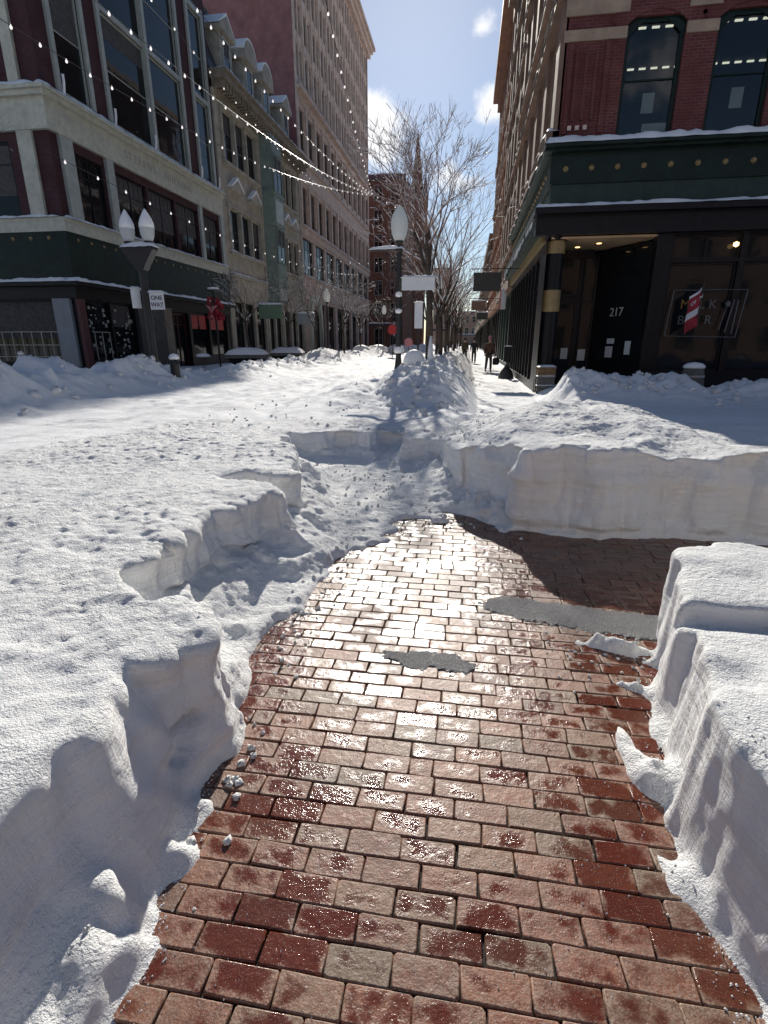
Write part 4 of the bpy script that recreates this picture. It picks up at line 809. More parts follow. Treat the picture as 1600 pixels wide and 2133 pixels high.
    part('entrance_ceiling', MB().box(.1, 2.95, .0, 2.3, 4.38, 4.43), 'tan_ceiling', t)
    m = MB(); [m.lathe([(.07, 4.37), (.07, 4.38)], (x, y, 0), 10) for x, y in ((1.6, .9), (1.1, 1.5))]; part('downlight', m, 'warm_glow', t)
    part('entrance_floor', MB().box(.1, 3.0, .0, 2.3, .0, .09), 'dark_stone', t)
    m = MB().box(.35, 1.75, 2.05, 2.2, 0, 4.38); part('entrance_wall', m, 'storefront_black', t)
    window(t, .42, .12, .98, 2.75, (0, 2.05, 0), 0, 'black_paint', 1, 1, .11, -.08, name='door'); window(t, .42, 3.0, .98, 1.2, (0, 2.05, 0), 0, 'black_paint', 1, 1, .07, -.08, name='transom'); window(t, 1.48, .12, .42, 4.1, (0, 2.05, 0), 0, 'black_paint', 1, 3, .06, -.08, name='side_light')
    a = math.atan2(-1.75, 1.05); Ls = math.hypot(1.75, 1.05)
    w = window(t, 0, .12, Ls, 4.2, (1.92, 2.05, 0), a, 'black_paint', 1, 1, .08, 0, name='entrance_window', top=.82)
    obj('letters', text_mesh('217', .36, 'sign_letters', .006), w, (1.0, -.03, 2.35))
    part('window_notice', MB().box(.75, 1.05, -.02, -.01, 1.42, 1.58).box(.72, 1.02, -.02, -.01, 1.0, 1.34).box(1.5, 1.72, -.02, -.01, 1.1, 1.5), 'paper', w)
    part('window_notice', MB().box(.98, 1.2, 1.93, 1.94, 1.05, 1.4).box(1.52, 1.76, 1.90, 1.91, 1.0, 1.36), 'paper', t)
    part('pier', MB().box(2.95, 3.35, -.05, .4, 0, 4.45), 'storefront_black', t)
    part('wall', MB().wall(Wd, 0, 4.46, [(3.4, 5.15, .75, 3.7), (3.4, 5.15, 3.78, 4.4), (5.3, 7.9, .75, 3.7), (5.3, 7.9, 3.78, 4.4), (8.1, 11, .75, 3.7), (11.3, 14, .75, 3.7), (14.3, 17.5, .75, 3.7)], .2, 0, 3.35), 'storefront_black', t)
    for a, b in ((3.4, 5.15), (5.3, 7.9), (8.1, 11), (11.3, 14), (14.3, 17.5)):
        window(t, a, .75, b-a, 2.95, (0, 0, 0), 0, 'black_paint', 1, 1, .06, .08, name='shop_window')
        if a < 8: window(t, a, 3.78, b-a, .62, (0, 0, 0), 0, 'black_paint', 2, 1, .05, .08, name='transom')
    part('window_lamp', MB().lathe([(.0, -.07), (.07, -.03), (.07, .04), (0, .07)], (4.98, -.04, 4.12), 10), 'warm_glow', t, smooth=True)
    # painted sign inside the glass: leaning frame, letters, cutlery
    def px(u, v): return (3.56+u*1.92+v*.0-.0, .07, 1.78+v*1.18)
    m = MB(); sk = -.12
    A = [(3.52, 1.76), (5.42, 1.72), (5.52, 2.98), (3.60, 2.98)]
    for i in range(4): (x0, z0), (x1, z1) = A[i], A[(i+1) % 4]; m.tube([(x0, -.02, z0), (x1, -.02, z1)], .014, 4)
    part('sign_frame', m, 'faint_letters', t)
    for s, x, z, mt in (('M', 3.95, 2.60, 'orange_letters'), ('I', 4.2, 2.6, 'faint_letters'), ('L', 4.4, 2.6, 'faint_letters'), ('K', 4.68, 2.60, 'faint_letters'), ('B', 3.90, 2.18, 'faint_letters'), ('A', 4.25, 2.18, 'faint_letters'), ('R', 4.62, 2.18, 'faint_letters')):
        obj('letters', text_mesh(s, .34, mt, .004), t, (x, -.02, z))
    m = MB(); m.tube([(4.95, -.02, 1.92), (5.05, -.02, 2.5)], .014, 4).lathe([(0, -.10), (.06, -.04), (.07, .05), (0, .11)], (5.07, -.02, 2.6), 8).tube([(5.12, -.02, 1.85), (5.22, -.02, 2.72)], .02, 4).tube([(5.30, -.02, 1.82), (5.33, -.02, 2.72)], .02, 4); part('cutlery_emblem', m, 'faint_letters', t)
    part('core', MB().box(8.5, 17.6, .5, 12.6, 0, 20.8).box(.4, 8.5, 7.3, 12.6, 0, 20.8).box(.4, 8.5, .5, 7.3, 10.3, 20.8).box(.4, 8.5, .5, 7.3, 4.6, 6.2).box(3.6, 8.5, .5, 7.3, 0, 4.6).box(.4, 3.6, 3.4, 7.3, 0, 4.6), 'room_dark', t)
    part('roof', MB().box(-.2, Wd, -.3, 13, 21, 21.4), 'slate', t)
shop_building()
def side_row(name, label, x, y0, y1, H, wall, trim, rows, nb, grd, cor=.6, z1st=5.0):
    t = thing(name, label, 'building', (x, y0, 0)); L = y1-y0; rr = R(-90); w = L/nb; Hs = []
    for z0, z1 in rows:
        for i in range(nb): Hs.append((i*w+w*.3, (i+1)*w-w*.3, z0, z1))
    st = [(i*w+.3, (i+1)*w-.3, .4, z1st-.9) for i in range(nb)]
    part('wall', MB().wall(L, z1st, H, Hs, .3), wall, t, (0, L, 0), rr); part('shop_front', MB().wall(L, 0, z1st, st, .25), grd, t, (0, L, 0), rr)
    for (a, b, c, d) in Hs: window(t, a, c, b-a, d-c, (0, L, 0), rr, 'dark_stone', 1, 2, .1, .15)
    for (a, b, c, d) in st: window(t, a, c, b-a, d-c, (0, L, 0), rr, 'storefront_black', 2, 1, .08, .12, top=.8, name='shop_window')
    m = MB()
    for i in range(nb+1): a = min(max(i*w-.3, 0), L-.6); m.box(a, a+.6, -.22, .02, z1st, H-1)
    for z0, z1 in rows: m.box(0, L, -.34, .02, z0-.35, z0-.1); m.box(0, L, -.2, .02, z1+.15, z1+.4)
    m.box(0, L, -cor*.5, .02, H-1.6, H-.8); m.box(-.0, L+.0, -cor, .1, H-.8, H); m.box(0, L, -.35, .05, z1st-.7, z1st); part('trim', m, trim, t, (0, L, 0), rr)
    s = MB(); [s.snow(0, L, -.34, -.02, z0-.1, .2, z0, .25) for z0, z1 in rows]; s.snow(0, L, -.35, -.0, z1st, .2, 4, .25); part('snow_cap', s, 'cap_snow', t, (0, L, 0), rr, smooth=True)
    part('core', MB().box(.5, 14, .3, L-.3, 0, H-.3), wall, t)
side_row('stone_shop_building', 'brown stone building with grey green shop canopy next along from the red brick corner building', 2.25, 30.05, 43, 23, 'pink_brick', 'brown_stone', [(6.6, 9), (10.6, 13.2), (14.8, 17.4), (18.6, 21)], 5, 'mid_green', .7)
side_row('copper_coloured_building', 'tall reddish building with projecting top cornice, beyond the stone shop building', 2.4, 43.05, 67.5, 26.6, 'pink_brick', 'copper_cladding', [(6.6, 9), (10.8, 13.4), (15, 17.6), (19.2, 21.8)], 8, 'storefront_black', 1.0)
side_row('low_brick_building', 'lower red brick building beyond the tall reddish one, behind the hanging signs', 2.3, 68, 100, 13.5, 'pink_brick', 'brown_stone', [(6.2, 8.6), (9.8, 12)], 8, 'storefront_black', .5)
side_row('distant_shop_row', 'distant low shop row on the right beyond the walkers', 2.2, 104, 190, 11, 'brown_stone', 'limestone_dark', [(6, 8.5)], 14, 'storefront_black', .4)
# ------------------------------------------------------------------ street lamps
def globe(m, x, y, z, k=1.27): return m.lathe([(r*k, h*k) for r, h in [(.10, 0), (.155, .12), (.175, .24), (.17, .35), (.145, .45), (.10, .54), (.055, .60), (0, .635)]], (x, y, z), 16)
def lamp(x, y, label, dbl=False, detail=True):
    t = thing('street_lamp', label, 'street lamp', (x, y, 0), group='black lamp posts with acorn globes')
    H = 4.0
    part('post', MB().lathe([(.24, 0), (.24, .25), (.19, .3), (.17, .75), (.12, .85), (.095, 1.0), (.075, 1.2), (.062, 3.8), (.10, 3.85), (.06, 3.9), (.06, H)], n=14), 'iron', t)
    if dbl:
        part('bracket', MB().prism([(-.11, 3.4), (.11, 3.4), (.2, 3.55), (.38, 3.80), (.44, 3.88), (.44, 3.95), (-.44, 3.95), (-.44, 3.88), (-.38, 3.80), (-.2, 3.55)], -.13, .13).lathe([(.22, 0), (.22, .5), (.105, .65), (.095, 3.4)], n=12), 'iron', t)
        part('snow_cap', MB().snow(-.44, .44, -.15, .15, 3.95, .13, 4, .06), 'cap_snow', t, smooth=True)
        for s in (-.28, .28):
            part('collar', MB().lathe([(.06, 3.93), (.08, 4.02), (.125, 4.09)], (s, 0, 0), 12), 'iron', t); g = part('globe', globe(MB(), s, 0, 4.08, 1.05), 'lamp_globe', t, smooth=True)
            obj('snow_cap', MB().lathe([(.187, 4.40), (.182, 4.50), (.142, 4.62), (.08, 4.73), (.03, 4.82), (0, 4.85)], (s, .0, 0), 14).mesh('snow_cap', 'cap_snow', True), g)
    else:
        part('collar', MB().lathe([(.06, H-.02), (.09, H+.02), (.115, H+.1)], n=12), 'iron', t); part('globe', globe(MB(), 0, 0, H+.07), 'lamp_globe', t, smooth=True)
        if detail:
            part('arm', MB().tube([(-.75, 0, 3.86), (0, 0, 3.86)], .022, 6).tube([(-.5, 0, 3.82), (0, 0, 3.62)], .012, 5), 'iron', t)
            part('snow_cap', MB().snow(-.75, .1, -.05, .05, 3.88, .08, 2, .05).lathe([(.0, 2.7), (.09, 2.75), (.08, 2.83), (0, 2.88)], (0, -.03, 0), 8).lathe([(.0, 2.3), (.08, 2.34), (.1, 2.4), (0, 2.46)], (.0, -.04, 0), 8).lathe([(.1, 1.3), (.12, 1.36), (.1, 1.44), (.05, 1.5)], (0, 0, 0), 9), 'cap_snow', t, smooth=True)
    return t
lamp(-1.88, 14.73, 'black lamp post with one globe rising from the snow bank at the centre')
lamp(-8.66, 13.93, 'black lamp post with two snow topped globes and a one way sign', True)
lamp(-9.25, 35.4, 'black lamp post with bright globe before the pale arched entrance', detail=False)
lamp(-8.03, 51.9, 'far slim lamp post with a bright globe in front of the brown brick block', detail=False)
lamp(-1.72, 30.0, 'black lamp post with globe half hidden in the branches of the big snowy tree', detail=False)
def board(name, label, cat, loc, rz, w, h, mat, thick=.03, snow=.04, post=0, texts=(), bracket=0):
    t = thing(name, label, cat, loc, rz); z0 = 0
    part('board', MB().bbox(-w/2, w/2, -thick/2, thick/2, 0, h, .006), mat, t)
    if snow: part('snow_cap', MB().snow(-w/2, w/2, -.05, .05, h, snow, w*7, .06), 'cap_snow', t, smooth=True)
    if post: part('post', MB().tube([(0, .04, -post), (0, .04, h*.9)], .03, 6), 'iron', t)
    if bracket: part('bracket', MB().tube([(-w*.6, 0, h+.14), (w*.5+bracket, 0, h+.14)], .018, 5).tube([(-w*.35, 0, h), (-w*.35, 0, h+.14)], .01, 4).tube([(w*.35, 0, h), (w*.35, 0, h+.14)], .01, 4), 'iron', t)
    for s, sz, x, z, mt in texts: obj('letters', text_mesh(s, sz, mt, .004), t, (x, -thick/2-.004, z))
    return t
board('street_sign', 'white snow frosted street name sign on the central lamp post', 'sign', (-1.36, 14.62, 2.88), R(4), .86, .30, 'white_sign', .05, .06)
board('parking_sign', 'white parking sign on a thin pole right of the central lamp post', 'sign', (-1.50, 16.4, 1.98), R(3), .24, .72, 'white_sign', .02, .03, 1.9)
board('traffic_sign', 'white one way sign with black letters on the left double lamp post', 'sign', (-8.30, 13.85, 2.42), R(-2), .42, .44, 'white_sign', .02, .05, 0, (('ONE', .16, 0, .29, 'sign_ink'), ('WAY', .16, 0, .12, 'sign_ink')), 0)
board('narrow_sign', 'narrow white sign seen edge-on on the left of the double lamp post', 'sign', (-8.90, 13.85, 2.46), R(62), .26, .5, 'white_sign', .02, .05)
board('hanging_shop_sign', 'large dark rectangular shop sign hanging from an iron bar over the walkers', 'sign', (.66, 24, 3.62), R(2), 1.14, .72, 'dark_stone', .05, 0, 0, (), .75)
board('hanging_box_sign', 'smaller brown hanging sign in two tiers further down the right sidewalk', 'sign', (.5, 34, 3.4), R(2), .85, .52, 'brown_stone', .05, .08, 0, (), 1.3)
board('lower_hanging_sign', 'small dark hanging sign below the two tier sign on the right sidewalk', 'sign', (.8, 36, 2.95), R(2), .7, .42, 'dark_stone', .05, .05, 0, (), 1.1)
board('green_shop_sign', 'green hanging shop sign with a snowy top on the left sidewalk beside the small trees', 'sign', (-11.2, 30.2, 2.85), R(4), 1.35, .75, 'green_sign', .05, .12, 0, (('SHOP', .0001, 0, .3, 'sign_letters'),)[:0], .3)
board('grey_shop_sign', 'pale grey hanging sign right of the green shop sign', 'sign', (-10.3, 34.0, 2.65), R(4), 1.1, .66, 'grey_panel', .05, .14, 0, (), .3)
def round_sign(label, loc, r, mat, text=None):
    t = thing('road_sign', label, 'road sign', loc); n = 8
    V = [(r*math.cos(math.pi/8+2*math.pi*i/n), y, r*math.sin(math.pi/8+2*math.pi*i/n)) for y in (-.02, .02) for i in range(n)]
    part('board', MB().add(V, [tuple(range(n)), tuple(range(2*n-1, n-1, -1))]+[(i, i+n, (i+1) % n+n, (i+1) % n) for i in range(n)]), mat, t); part('post', MB().tube([(0, .05, -loc[2]+.1), (0, .05, r*.6)], .035, 6), 'iron', t)
    return t
round_sign('red octagonal road sign just left of the central lamp post', (-6.25, 45, 2.55), .42, 'red_paint')
round_sign('faded pink road sign low behind the central lamp post', (-6.0, 55, 1.55), .45, 'pink_cloth')
def light_box():
    t = thing('wall_sign', 'bright white and red vertical box sign on the wall under the big hanging sign', 'sign', (2.05, 33, 3.4)); part('box', MB().bbox(-.32, -.02, -.12, .12, 0, 1.1, .02), 'white_sign', t); part('stripe', MB().box(-.36, -.325, -.13, .13, 0, 1.1), 'red_paint', t); part('bracket', MB().box(-.03, .12, -.03, .03, .9, 1.0), 'iron', t)
light_box()
def flag():
    t = thing('open_flag', 'red and white OPEN flag hanging at a slant before the dark shop window', 'flag', (6.0, 16.55, 1.78), R(20))
    gx, gz = np.meshgrid(np.linspace(0, .34, 8), np.linspace(0, 1.0, 16), indexing='ij'); y = .05*np.sin(gx*16+gz*2)+.03*np.sin(gz*6); zz = gz+gx*.75-.12*0
    V = np.stack([gx, y, zz], -1).reshape(-1, 3); F = gridfaces(8, 16)
    cz = gz.reshape(-1)[F].mean(1); top = (cz > .55) & (cz < .95); low = cz < .33
    for nm, msk, mt in (('cloth', ~(top | low), 'white_sign'), ('red_panel', top, 'red_cloth'), ('red_stripe', low, 'red_cloth')): obj(nm, mesh_np(nm, V, F[msk], mt), t)
    tm = text_mesh('OPEN', .13, 'white_sign', .003)
    for v in tm.vertices: v.co.z += v.co.x*.75
    obj('letters', tm, t, (.17, -.06, .90)); part('pole', MB().tube([(.36, 0, .15), (.36, 0, 1.38), (.36, .5, 1.5)], .012, 5), 'iron', t)
flag()
# ------------------------------------------------------------------ trees
def tree_data(seed, H, fork, spread, depth=6, trunk=.11, nlimb=4, dens=1.0):
    rnd = random.Random(seed); segs = []
    def grow(p, d, L, r, lev):
        n = 3 if lev < 2 else 2; q = p
        for k in range(n):
            d = (d+Vector((rnd.gauss(0, .10), rnd.gauss(0, .10), rnd.gauss(.05, .07)))).normalized(); e = q+d*L/n; r1 = r*(1-.13) if k < n-1 else r*.78
            segs.append((q.copy(), e.copy(), r, r1, lev)); q = e; r = r1
            if lev >= 1 and lev < depth and rnd.random() < .55*dens:
                sd_ = d.cross(Vector((rnd.gauss(0, 1), rnd.gauss(0, 1), rnd.gauss(0, 1)))).normalized(); grow(q, (d*.75+sd_*.7+Vector((0, 0, .1))).normalized(), L*rnd.uniform(.5, .75), r*.55, lev+1 if lev+1 > 3 else 3)
        if lev < depth:
            for k in range(2 if rnd.random() < .8 else 3):
                sd_ = d.cross(Vector((rnd.gauss(0, 1), rnd.gauss(0, 1), rnd.gauss(0, 1)))).normalized(); a = rnd.uniform(.3, .62)
                grow(q, (d*math.cos(a)+sd_*math.sin(a)+Vector((0, 0, .06))).normalized(), L*rnd.uniform(.68, .86), r*rnd.uniform(.62, .8), lev+1)
    base = Vector((0, 0, 0)); top = Vector((rnd.uniform(-.1, .1), rnd.uniform(-.1, .1), fork)); mid = (base+top)/2+Vector((.06, 0, 0))
    segs.append((base, mid, trunk*1.15, trunk, 0)); segs.append((mid, top, trunk, trunk*.9, 0)); a0 = rnd.uniform(0, 6)
    for i in range(nlimb):
        a = a0+2*math.pi*i/nlimb+rnd.uniform(-.3, .3); t = spread*rnd.uniform(.6, 1.2) if i else spread*.15
        grow(top, Vector((math.cos(a)*t, math.sin(a)*t, 1)).normalized(), (H-fork)*.30, trunk*.62, 1)
    return segs
def tree_meshes(segs, snow_r=1.0, seed=0, twig_mat='twig'):
    rnd = random.Random(seed); T = MB(); B = MB(); S = MB()
    for (p, q, r0, r1, lev) in segs:
        (T if lev < 2 else B).tube([p, q], [max(r0, .0045 if lev < 5 else .0034), max(r1, .0035 if lev < 5 else .0026)], 8 if lev < 1 else 6 if lev < 2 else 4 if lev < 4 else 3)
        d = (q-p); dn = d.normalized()
        if rnd.random() < (.9 if lev < 4 else .28)*(1 if abs(dn.z) < .93 else .35)*snow_r:
            up = Vector((0, 0, 1))-dn*dn.z; up = up.normalized() if up.length > .05 else Vector((0, -1, 0)); rr = max(r0, .008); k = 1.0 if lev < 3 else 1.3
            off = up*rr*.75; w = rr*.72*k; S.tube([p+off, (p+q)/2+off+up*rr*.5*k, q+off*.8], [w*.7, w*rnd.uniform(.9, 1.25), w*.6], 5 if lev < 3 else 3)
    return [(n, m.mesh(n, mt, sm)) for n, m, mt, sm in (('trunk', T, 'bark', True), ('branches', B, twig_mat, False), ('branch_snow', S, 'cap_snow', True))]
def tree(meshes, loc, rz, label, group, sc=1, name='street_tree'):
    t = thing(name, label, 'tree', loc, rz, group)
    t.scale = (sc,)*3
    for n, me in meshes: obj(n, me, t)
    return t
G1 = 'bare snowy trees lining the right side of the road'; G2 = 'small bare trees along the left sidewalk'
big = tree_meshes(tree_data(11, 8.0, 3.55, .62, 6, .115, 5, .85), 1, 1)
tree(big, (-1.30, 17.8, 0), R(30), 'big bare snowy street tree, nearest of its row, by the white street sign', G1)
v1 = tree_meshes(tree_data(21, 7.6, 3.0, .5, 5, .10, 4, .75), 1, 2); v2 = tree_meshes(tree_data(37, 8.2, 2.7, .55, 5, .10, 4, .75), 1, 3)
for i, (x, y, s) in enumerate([(-1.2, 22.6, .95), (-1.5, 27.2, 1.0), (-1.25, 32.5, 1.02), (-1.4, 38, 1.05), (-1.2, 44, 1.05), (-1.4, 51, 1.1), (-1.3, 59, 1.1), (-1.4, 68, 1.15), (-1.3, 79, 1.2), (-1.2, 92, 1.2)]):
    tree(v1 if i % 2 else v2, (x, y, 0), i*1.7, ['second', 'third', 'fourth', 'fifth', 'sixth', 'seventh', 'eighth', 'ninth', 'tenth', 'farthest'][i]+' bare snowy tree in the row behind the big one by the central lamp post', G1, s)
s1 = tree_meshes(tree_data(51, 5.6, 2.5, .8, 5, .06, 5, .9), .8, 4, 'bark'); s2 = tree_meshes(tree_data(64, 6.2, 2.1, .65, 5, .065, 4, 1), 1, 5, 'bark')
for i, (x, y, s, m, lb) in enumerate([(-11.9, 28.3, .98, s1, 'slender bare tree rising behind the nearer snowy planter on the left sidewalk'), (-11.0, 32.6, 1.0, s1, 'slender bare tree behind the farther snowy planter, between the two hanging signs'), (-9.6, 33.5, 1.05, s2, 'leaning bare tree with snowy trunk in front of the pale arched entrance'), (-8.8, 38, 1.1, s2, 'bare tree with a bright snowy forked limb, right of the arched entrance'), (-8.9, 45, 1.05, s2, 'small bare tree with snow at its foot, left of the far slim lamp post'), (-8.8, 54, 1.05, s1, 'farthest small bare tree of the left sidewalk row')]):
    tree(m, (x, y, .1), i*2.1+.5, lb, G2, s)
tree(tree_meshes(tree_data(77, 9.5, 5.5, .75, 5, .11, 5, 1.1), .5, 6, 'bark'), (-15.7, 14.6, 0), .3, 'bare tree at the left edge whose thin twigs cross the corner building', G2)
bt = tree_meshes(tree_data(91, 17, 5, .6, 5, .25, 5, 1.2), .5, 7)
for i, (x, y, s, lb) in enumerate([(-13, 96, 1.0, 'tall distant bare tree in front of the brown brick block, left of the steeple'), (-9, 118, 1.15, 'tall distant bare tree right of the steeple'), (-4.0, 128, .95, 'tall distant bare tree above the end of the tree row'), (-6.8, 170, 1.1, 'farthest tall bare tree at the end of the roadway')]):
    tree(bt, (x, y, 0), i*1.3, lb, 'tall far trees at the end of the street', s, 'distant_tree')
# ------------------------------------------------------------------ string lights
def strands():
    bm_ = MB().lathe([(.0, -.105), (.028, -.095), (.042, -.06), (.036, -.025), (.018, .0), (.014, .03), (0, .035)], n=8).mesh('bulb', 'bulb_glow', True)
    hub = Vector((-6.6, 38, 10.75))
    def line(a, b, n, sag, label, sc=1.0, t0=.0, grow=0):
        t = thing('string_light', label, 'string light', tuple(a), 0, 'strings of bulbs over the street'); P = []
        for i in range(25): k = i/24; p = a.lerp(b, k); p.z -= sag*4*k*(1-k); P.append(p-a)
        part('cable', MB().tube(P, .010, 4), 'iron', t)
        for i in range(n):
            k = t0+(1-t0)*(i+.5)/n; p = a.lerp(b, k)-a; p.z -= sag*4*k*(1-k); o = obj('bulb', bm_, t, p); o.scale = (sc*(.78-k*.12),)*3
    for (a, n, sag, lb) in [((-3.65, 12.0, 10.6), 26, .55, 'string of bulbs nearest the sky, starting above the middle of the tan building'),
                            ((-8.3, 15.0, 10.9), 32, .65, 'string of bulbs crossing the dormers of the mansard building'),
                            ((-9.1, 12.5, 9.2), 34, .7, 'string of bulbs crossing the tall upper windows of the corner building'),
                            ((-11.6, 13.0, 9.0), 34, .95, 'lowest string of bulbs, starting at the far left over the corner building')]:
        line(Vector(a), hub, n, sag, lb)
    line(hub, Vector((2.0, 52, 12.8)), 18, 1.3, 'short sagging string of bulbs against the far trees, beside the sky gap', 1.1)
    line(Vector((-10.4, 14.0, 12.4)), Vector((-16.0, 60, 17)), 24, .8, 'high string of bulbs over the upper windows of the dark brick corner building')
    line(Vector((-12.5, 16.0, 6.9)), Vector((-12.0, 60, 8.5)), 30, .9, 'low string of bulbs passing the second floor of the corner and mansard buildings')
    line(Vector((-16.3, 45, 9.6)), Vector((-5.5, 60, 10.5)), 16, 1.4, 'string of bulbs hanging across the tan building front behind the small trees', 1.1)
strands()
# ------------------------------------------------------------------ sidewalk furniture
def planter(loc, rz, label, g='square planters on the left sidewalk'):
    t = thing('planter', label, 'planter', loc, rz, g); w = .95
    m = MB(); V = [(-w*.55, -w*.55, 0), (w*.55, -w*.55, 0), (w*.55, w*.55, 0), (-w*.55, w*.55, 0), (-w, -w, .82), (w, -w, .82), (w, w, .82), (-w, w, .82)]
    m.add(V, [(0, 3, 2, 1), (4, 5, 6, 7), (0, 1, 5, 4), (1, 2, 6, 5), (2, 3, 7, 6), (3, 0, 4, 7)]); part('tub', m, 'storefront_black', t)
    part('rim', MB().bbox(-w*1.03, w*1.03, -w*1.03, w*1.03, .66, .84, .02), 'grey_wood', t)
    s = MB(); n = 12; gx, gy = np.meshgrid(np.linspace(-1, 1, n), np.linspace(-1, 1, n), indexing='ij'); h = .84+.42*np.sqrt(np.clip(1-np.maximum(np.abs(gx), np.abs(gy))**2.2, 0, 1))*(.8+.2*noi(gx*2, gy*2, loc[0]))
    s.add(np.stack([gx*w*1.04, gy*w*1.04, h], -1).reshape(-1, 3), [tuple(q) for q in gridfaces(n, n)]); part('snow_cap', s, 'cap_snow', t, smooth=True)
planter((-11.6, 27.4, .12), R(12), 'square dark planter heaped with snow, the nearer of two on the left sidewalk'); planter((-11.0, 32.2, .12), R(12), 'square dark planter heaped with snow, the farther of two on the left sidewalk')
def bin_(loc, label):
    t = thing('litter_bin', label, 'bin', loc); part('body', MB().lathe([(.26, 0), (.29, .85), (.30, .9)], n=18), 'iron', t)
    part('snow_cap', MB().lathe([(.31, .90), (.32, .97), (.29, 1.10), (.22, 1.22), (.12, 1.29), (0, 1.31)], n=18), 'cap_snow', t, smooth=True)
bin_((-1.52, 15.5, .08), 'round black bin wearing a tall dome of snow beside the central lamp post')
def barrel():
    t = thing('barrel_planter', 'grey barrel topped with snow standing in the plough bank before the shop', 'barrel', (5.72, 14.75, .16)); part('staves', MB().lathe([(.22, 0), (.28, .25), (.29, .4), (.26, .65), (.22, .8)], n=18), 'grey_wood', t)
    part('hoop', MB().lathe([(.288, .22), (.294, .22), (.296, .27), (.288, .27)], n=18).lathe([(.275, .58), (.283, .58), (.278, .63), (.27, .63)], n=18), 'steel', t); part('snow_cap', MB().lathe([(.25, .80), (.25, .86), (.17, .92), (0, .95)], n=18), 'cap_snow', t, smooth=True)
barrel()
def crates():
    for i, (z, h, mt, lb) in enumerate(((.06, .30, 'grey_wood', 'bottom snowy wooden crate of the stack at the foot of the corner column'), (.37, .26, 'grey_wood', 'middle snowy wooden crate of the stack at the foot of the corner column'), (.64, .26, 'wood', 'topmost orange brown crate of the stack at the foot of the corner column'))):
        t = thing('crate', lb, 'crate', (2.36, 16.72, z), R(4*i-5), 'crates stacked by the corner column'); w = .24; m = MB()
        for k in range(3): m.box(-w, w, -.17, -.155, .01+k*h*.31, .01+k*h*.31+h*.25); m.box(-w, w, .155, .17, .01+k*h*.31, .01+k*h*.31+h*.25); m.box(-w-.012, -w, -.17, .17, .01+k*h*.31, .01+k*h*.31+h*.25); m.box(w, w+.012, -.17, .17, .01+k*h*.31, .01+k*h*.31+h*.25)
        m.box(-w+.01, w-.01, -.15, .15, 0, .02); part('slats', m, mt, t); part('snow_cap', MB().snow(-w, w, -.17, .17, h*.93, .06, i*3, .06), 'cap_snow', t, smooth=True)
crates()
def aframe():
    t = thing('sidewalk_sign', 'dark sidewalk board on a rounded foot near the shop windows on the right sidewalk', 'sidewalk sign', (1.72, 24.3, .05), R(-8))
    part('foot', MB().lathe([(.34, 0), (.33, .1), (.24, .32), (.1, .5), (.05, .6)], n=14), 'dark_stone', t); part('pole', MB().tube([(0, 0, .5), (.03, .05, 1.15)], .035, 7), 'iron', t); part('board', MB().bbox(-.13, .16, -.02, .03, .7, 1.35, .01), 'storefront_black', t)
    part('snow_cap', MB().snow(-.13, .16, -.03, .04, 1.35, .05, 3, .05), 'cap_snow', t, smooth=True)
aframe()
def bike_rack():
    t = thing('cafe_table', 'small snow covered cafe table with curly iron legs on the left sidewalk', 'table', (-13.2, 25.6, .12)); part('top', MB().lathe([(.34, .70), (.36, .72), (.36, .74), (.34, .75)], n=16), 'iron', t); part('snow_cap', MB().lathe([(.35, .75), (.34, .83), (.25, .90), (0, .93)], n=16), 'cap_snow', t, smooth=True)
    for i in range(3): a = i*2.09; c, s = math.cos(a), math.sin(a); part('leg', MB().tube([(.05*c, .05*s, .7), (.2*c, .2*s, .5), (.06*c, .06*s, .3), (.28*c, .28*s, .0)], .014, 5), 'iron', t)
bike_rack()
def red_figure():
    t = thing('flower_basket', 'red decorated hanging basket with pink ribbons on a post before the shop at the left', 'hanging basket', (-13.0, 27.0, 0)); rnd = random.Random(4)
    part('post', MB().tube([(0, 0, 0), (0, 0, 4.1)], .05, 7).tube([(0, 0, 4.0), (-.35, 0, 4.1), (.35, 0, 4.1)], .02, 5), 'iron', t)
    m = MB()
    for i in range(60): a, r, z = rnd.uniform(0, 6.3), rnd.uniform(.05, .42), rnd.uniform(2.7, 3.7); m.lathe([(0, -.1), (.09, -.02), (.06, .08), (0, .12)], (r*math.cos(a), r*math.sin(a), z), 5)
    part('flowers', m, 'red_cloth', t); m = MB(); m.prism([(0, 3.0), (.33, 3.35), (.05, 3.3)], -.45, -.43).prism([(0, 3.0), (-.3, 3.4), (-.05, 3.3)], -.45, -.43).prism([(0, 3.05), (.14, 2.6), (.02, 2.75)], -.45, -.43).prism([(0, 3.05), (-.14, 2.62), (-.02, 2.75)], -.45, -.43); part('ribbon', m, 'pink_cloth', t); part('snow_cap', MB().lathe([(.3, 4.14), (.28, 4.22), (0, 4.26)], n=9), 'cap_snow', t)
red_figure()
def bollard():
    t = thing('bollard', 'short black bollard capped with snow beside the left double lamp post', 'bollard', (-8.1, 14.0, .2)); part('body', MB().lathe([(.13, 0), (.13, .8), (.10, .9), (.05, .95)], n=12), 'iron', t); part('snow_cap', MB().lathe([(.12, .93), (.15, .98), (.10, 1.06), (0, 1.1)], n=12), 'cap_snow', t, smooth=True)
bollard()
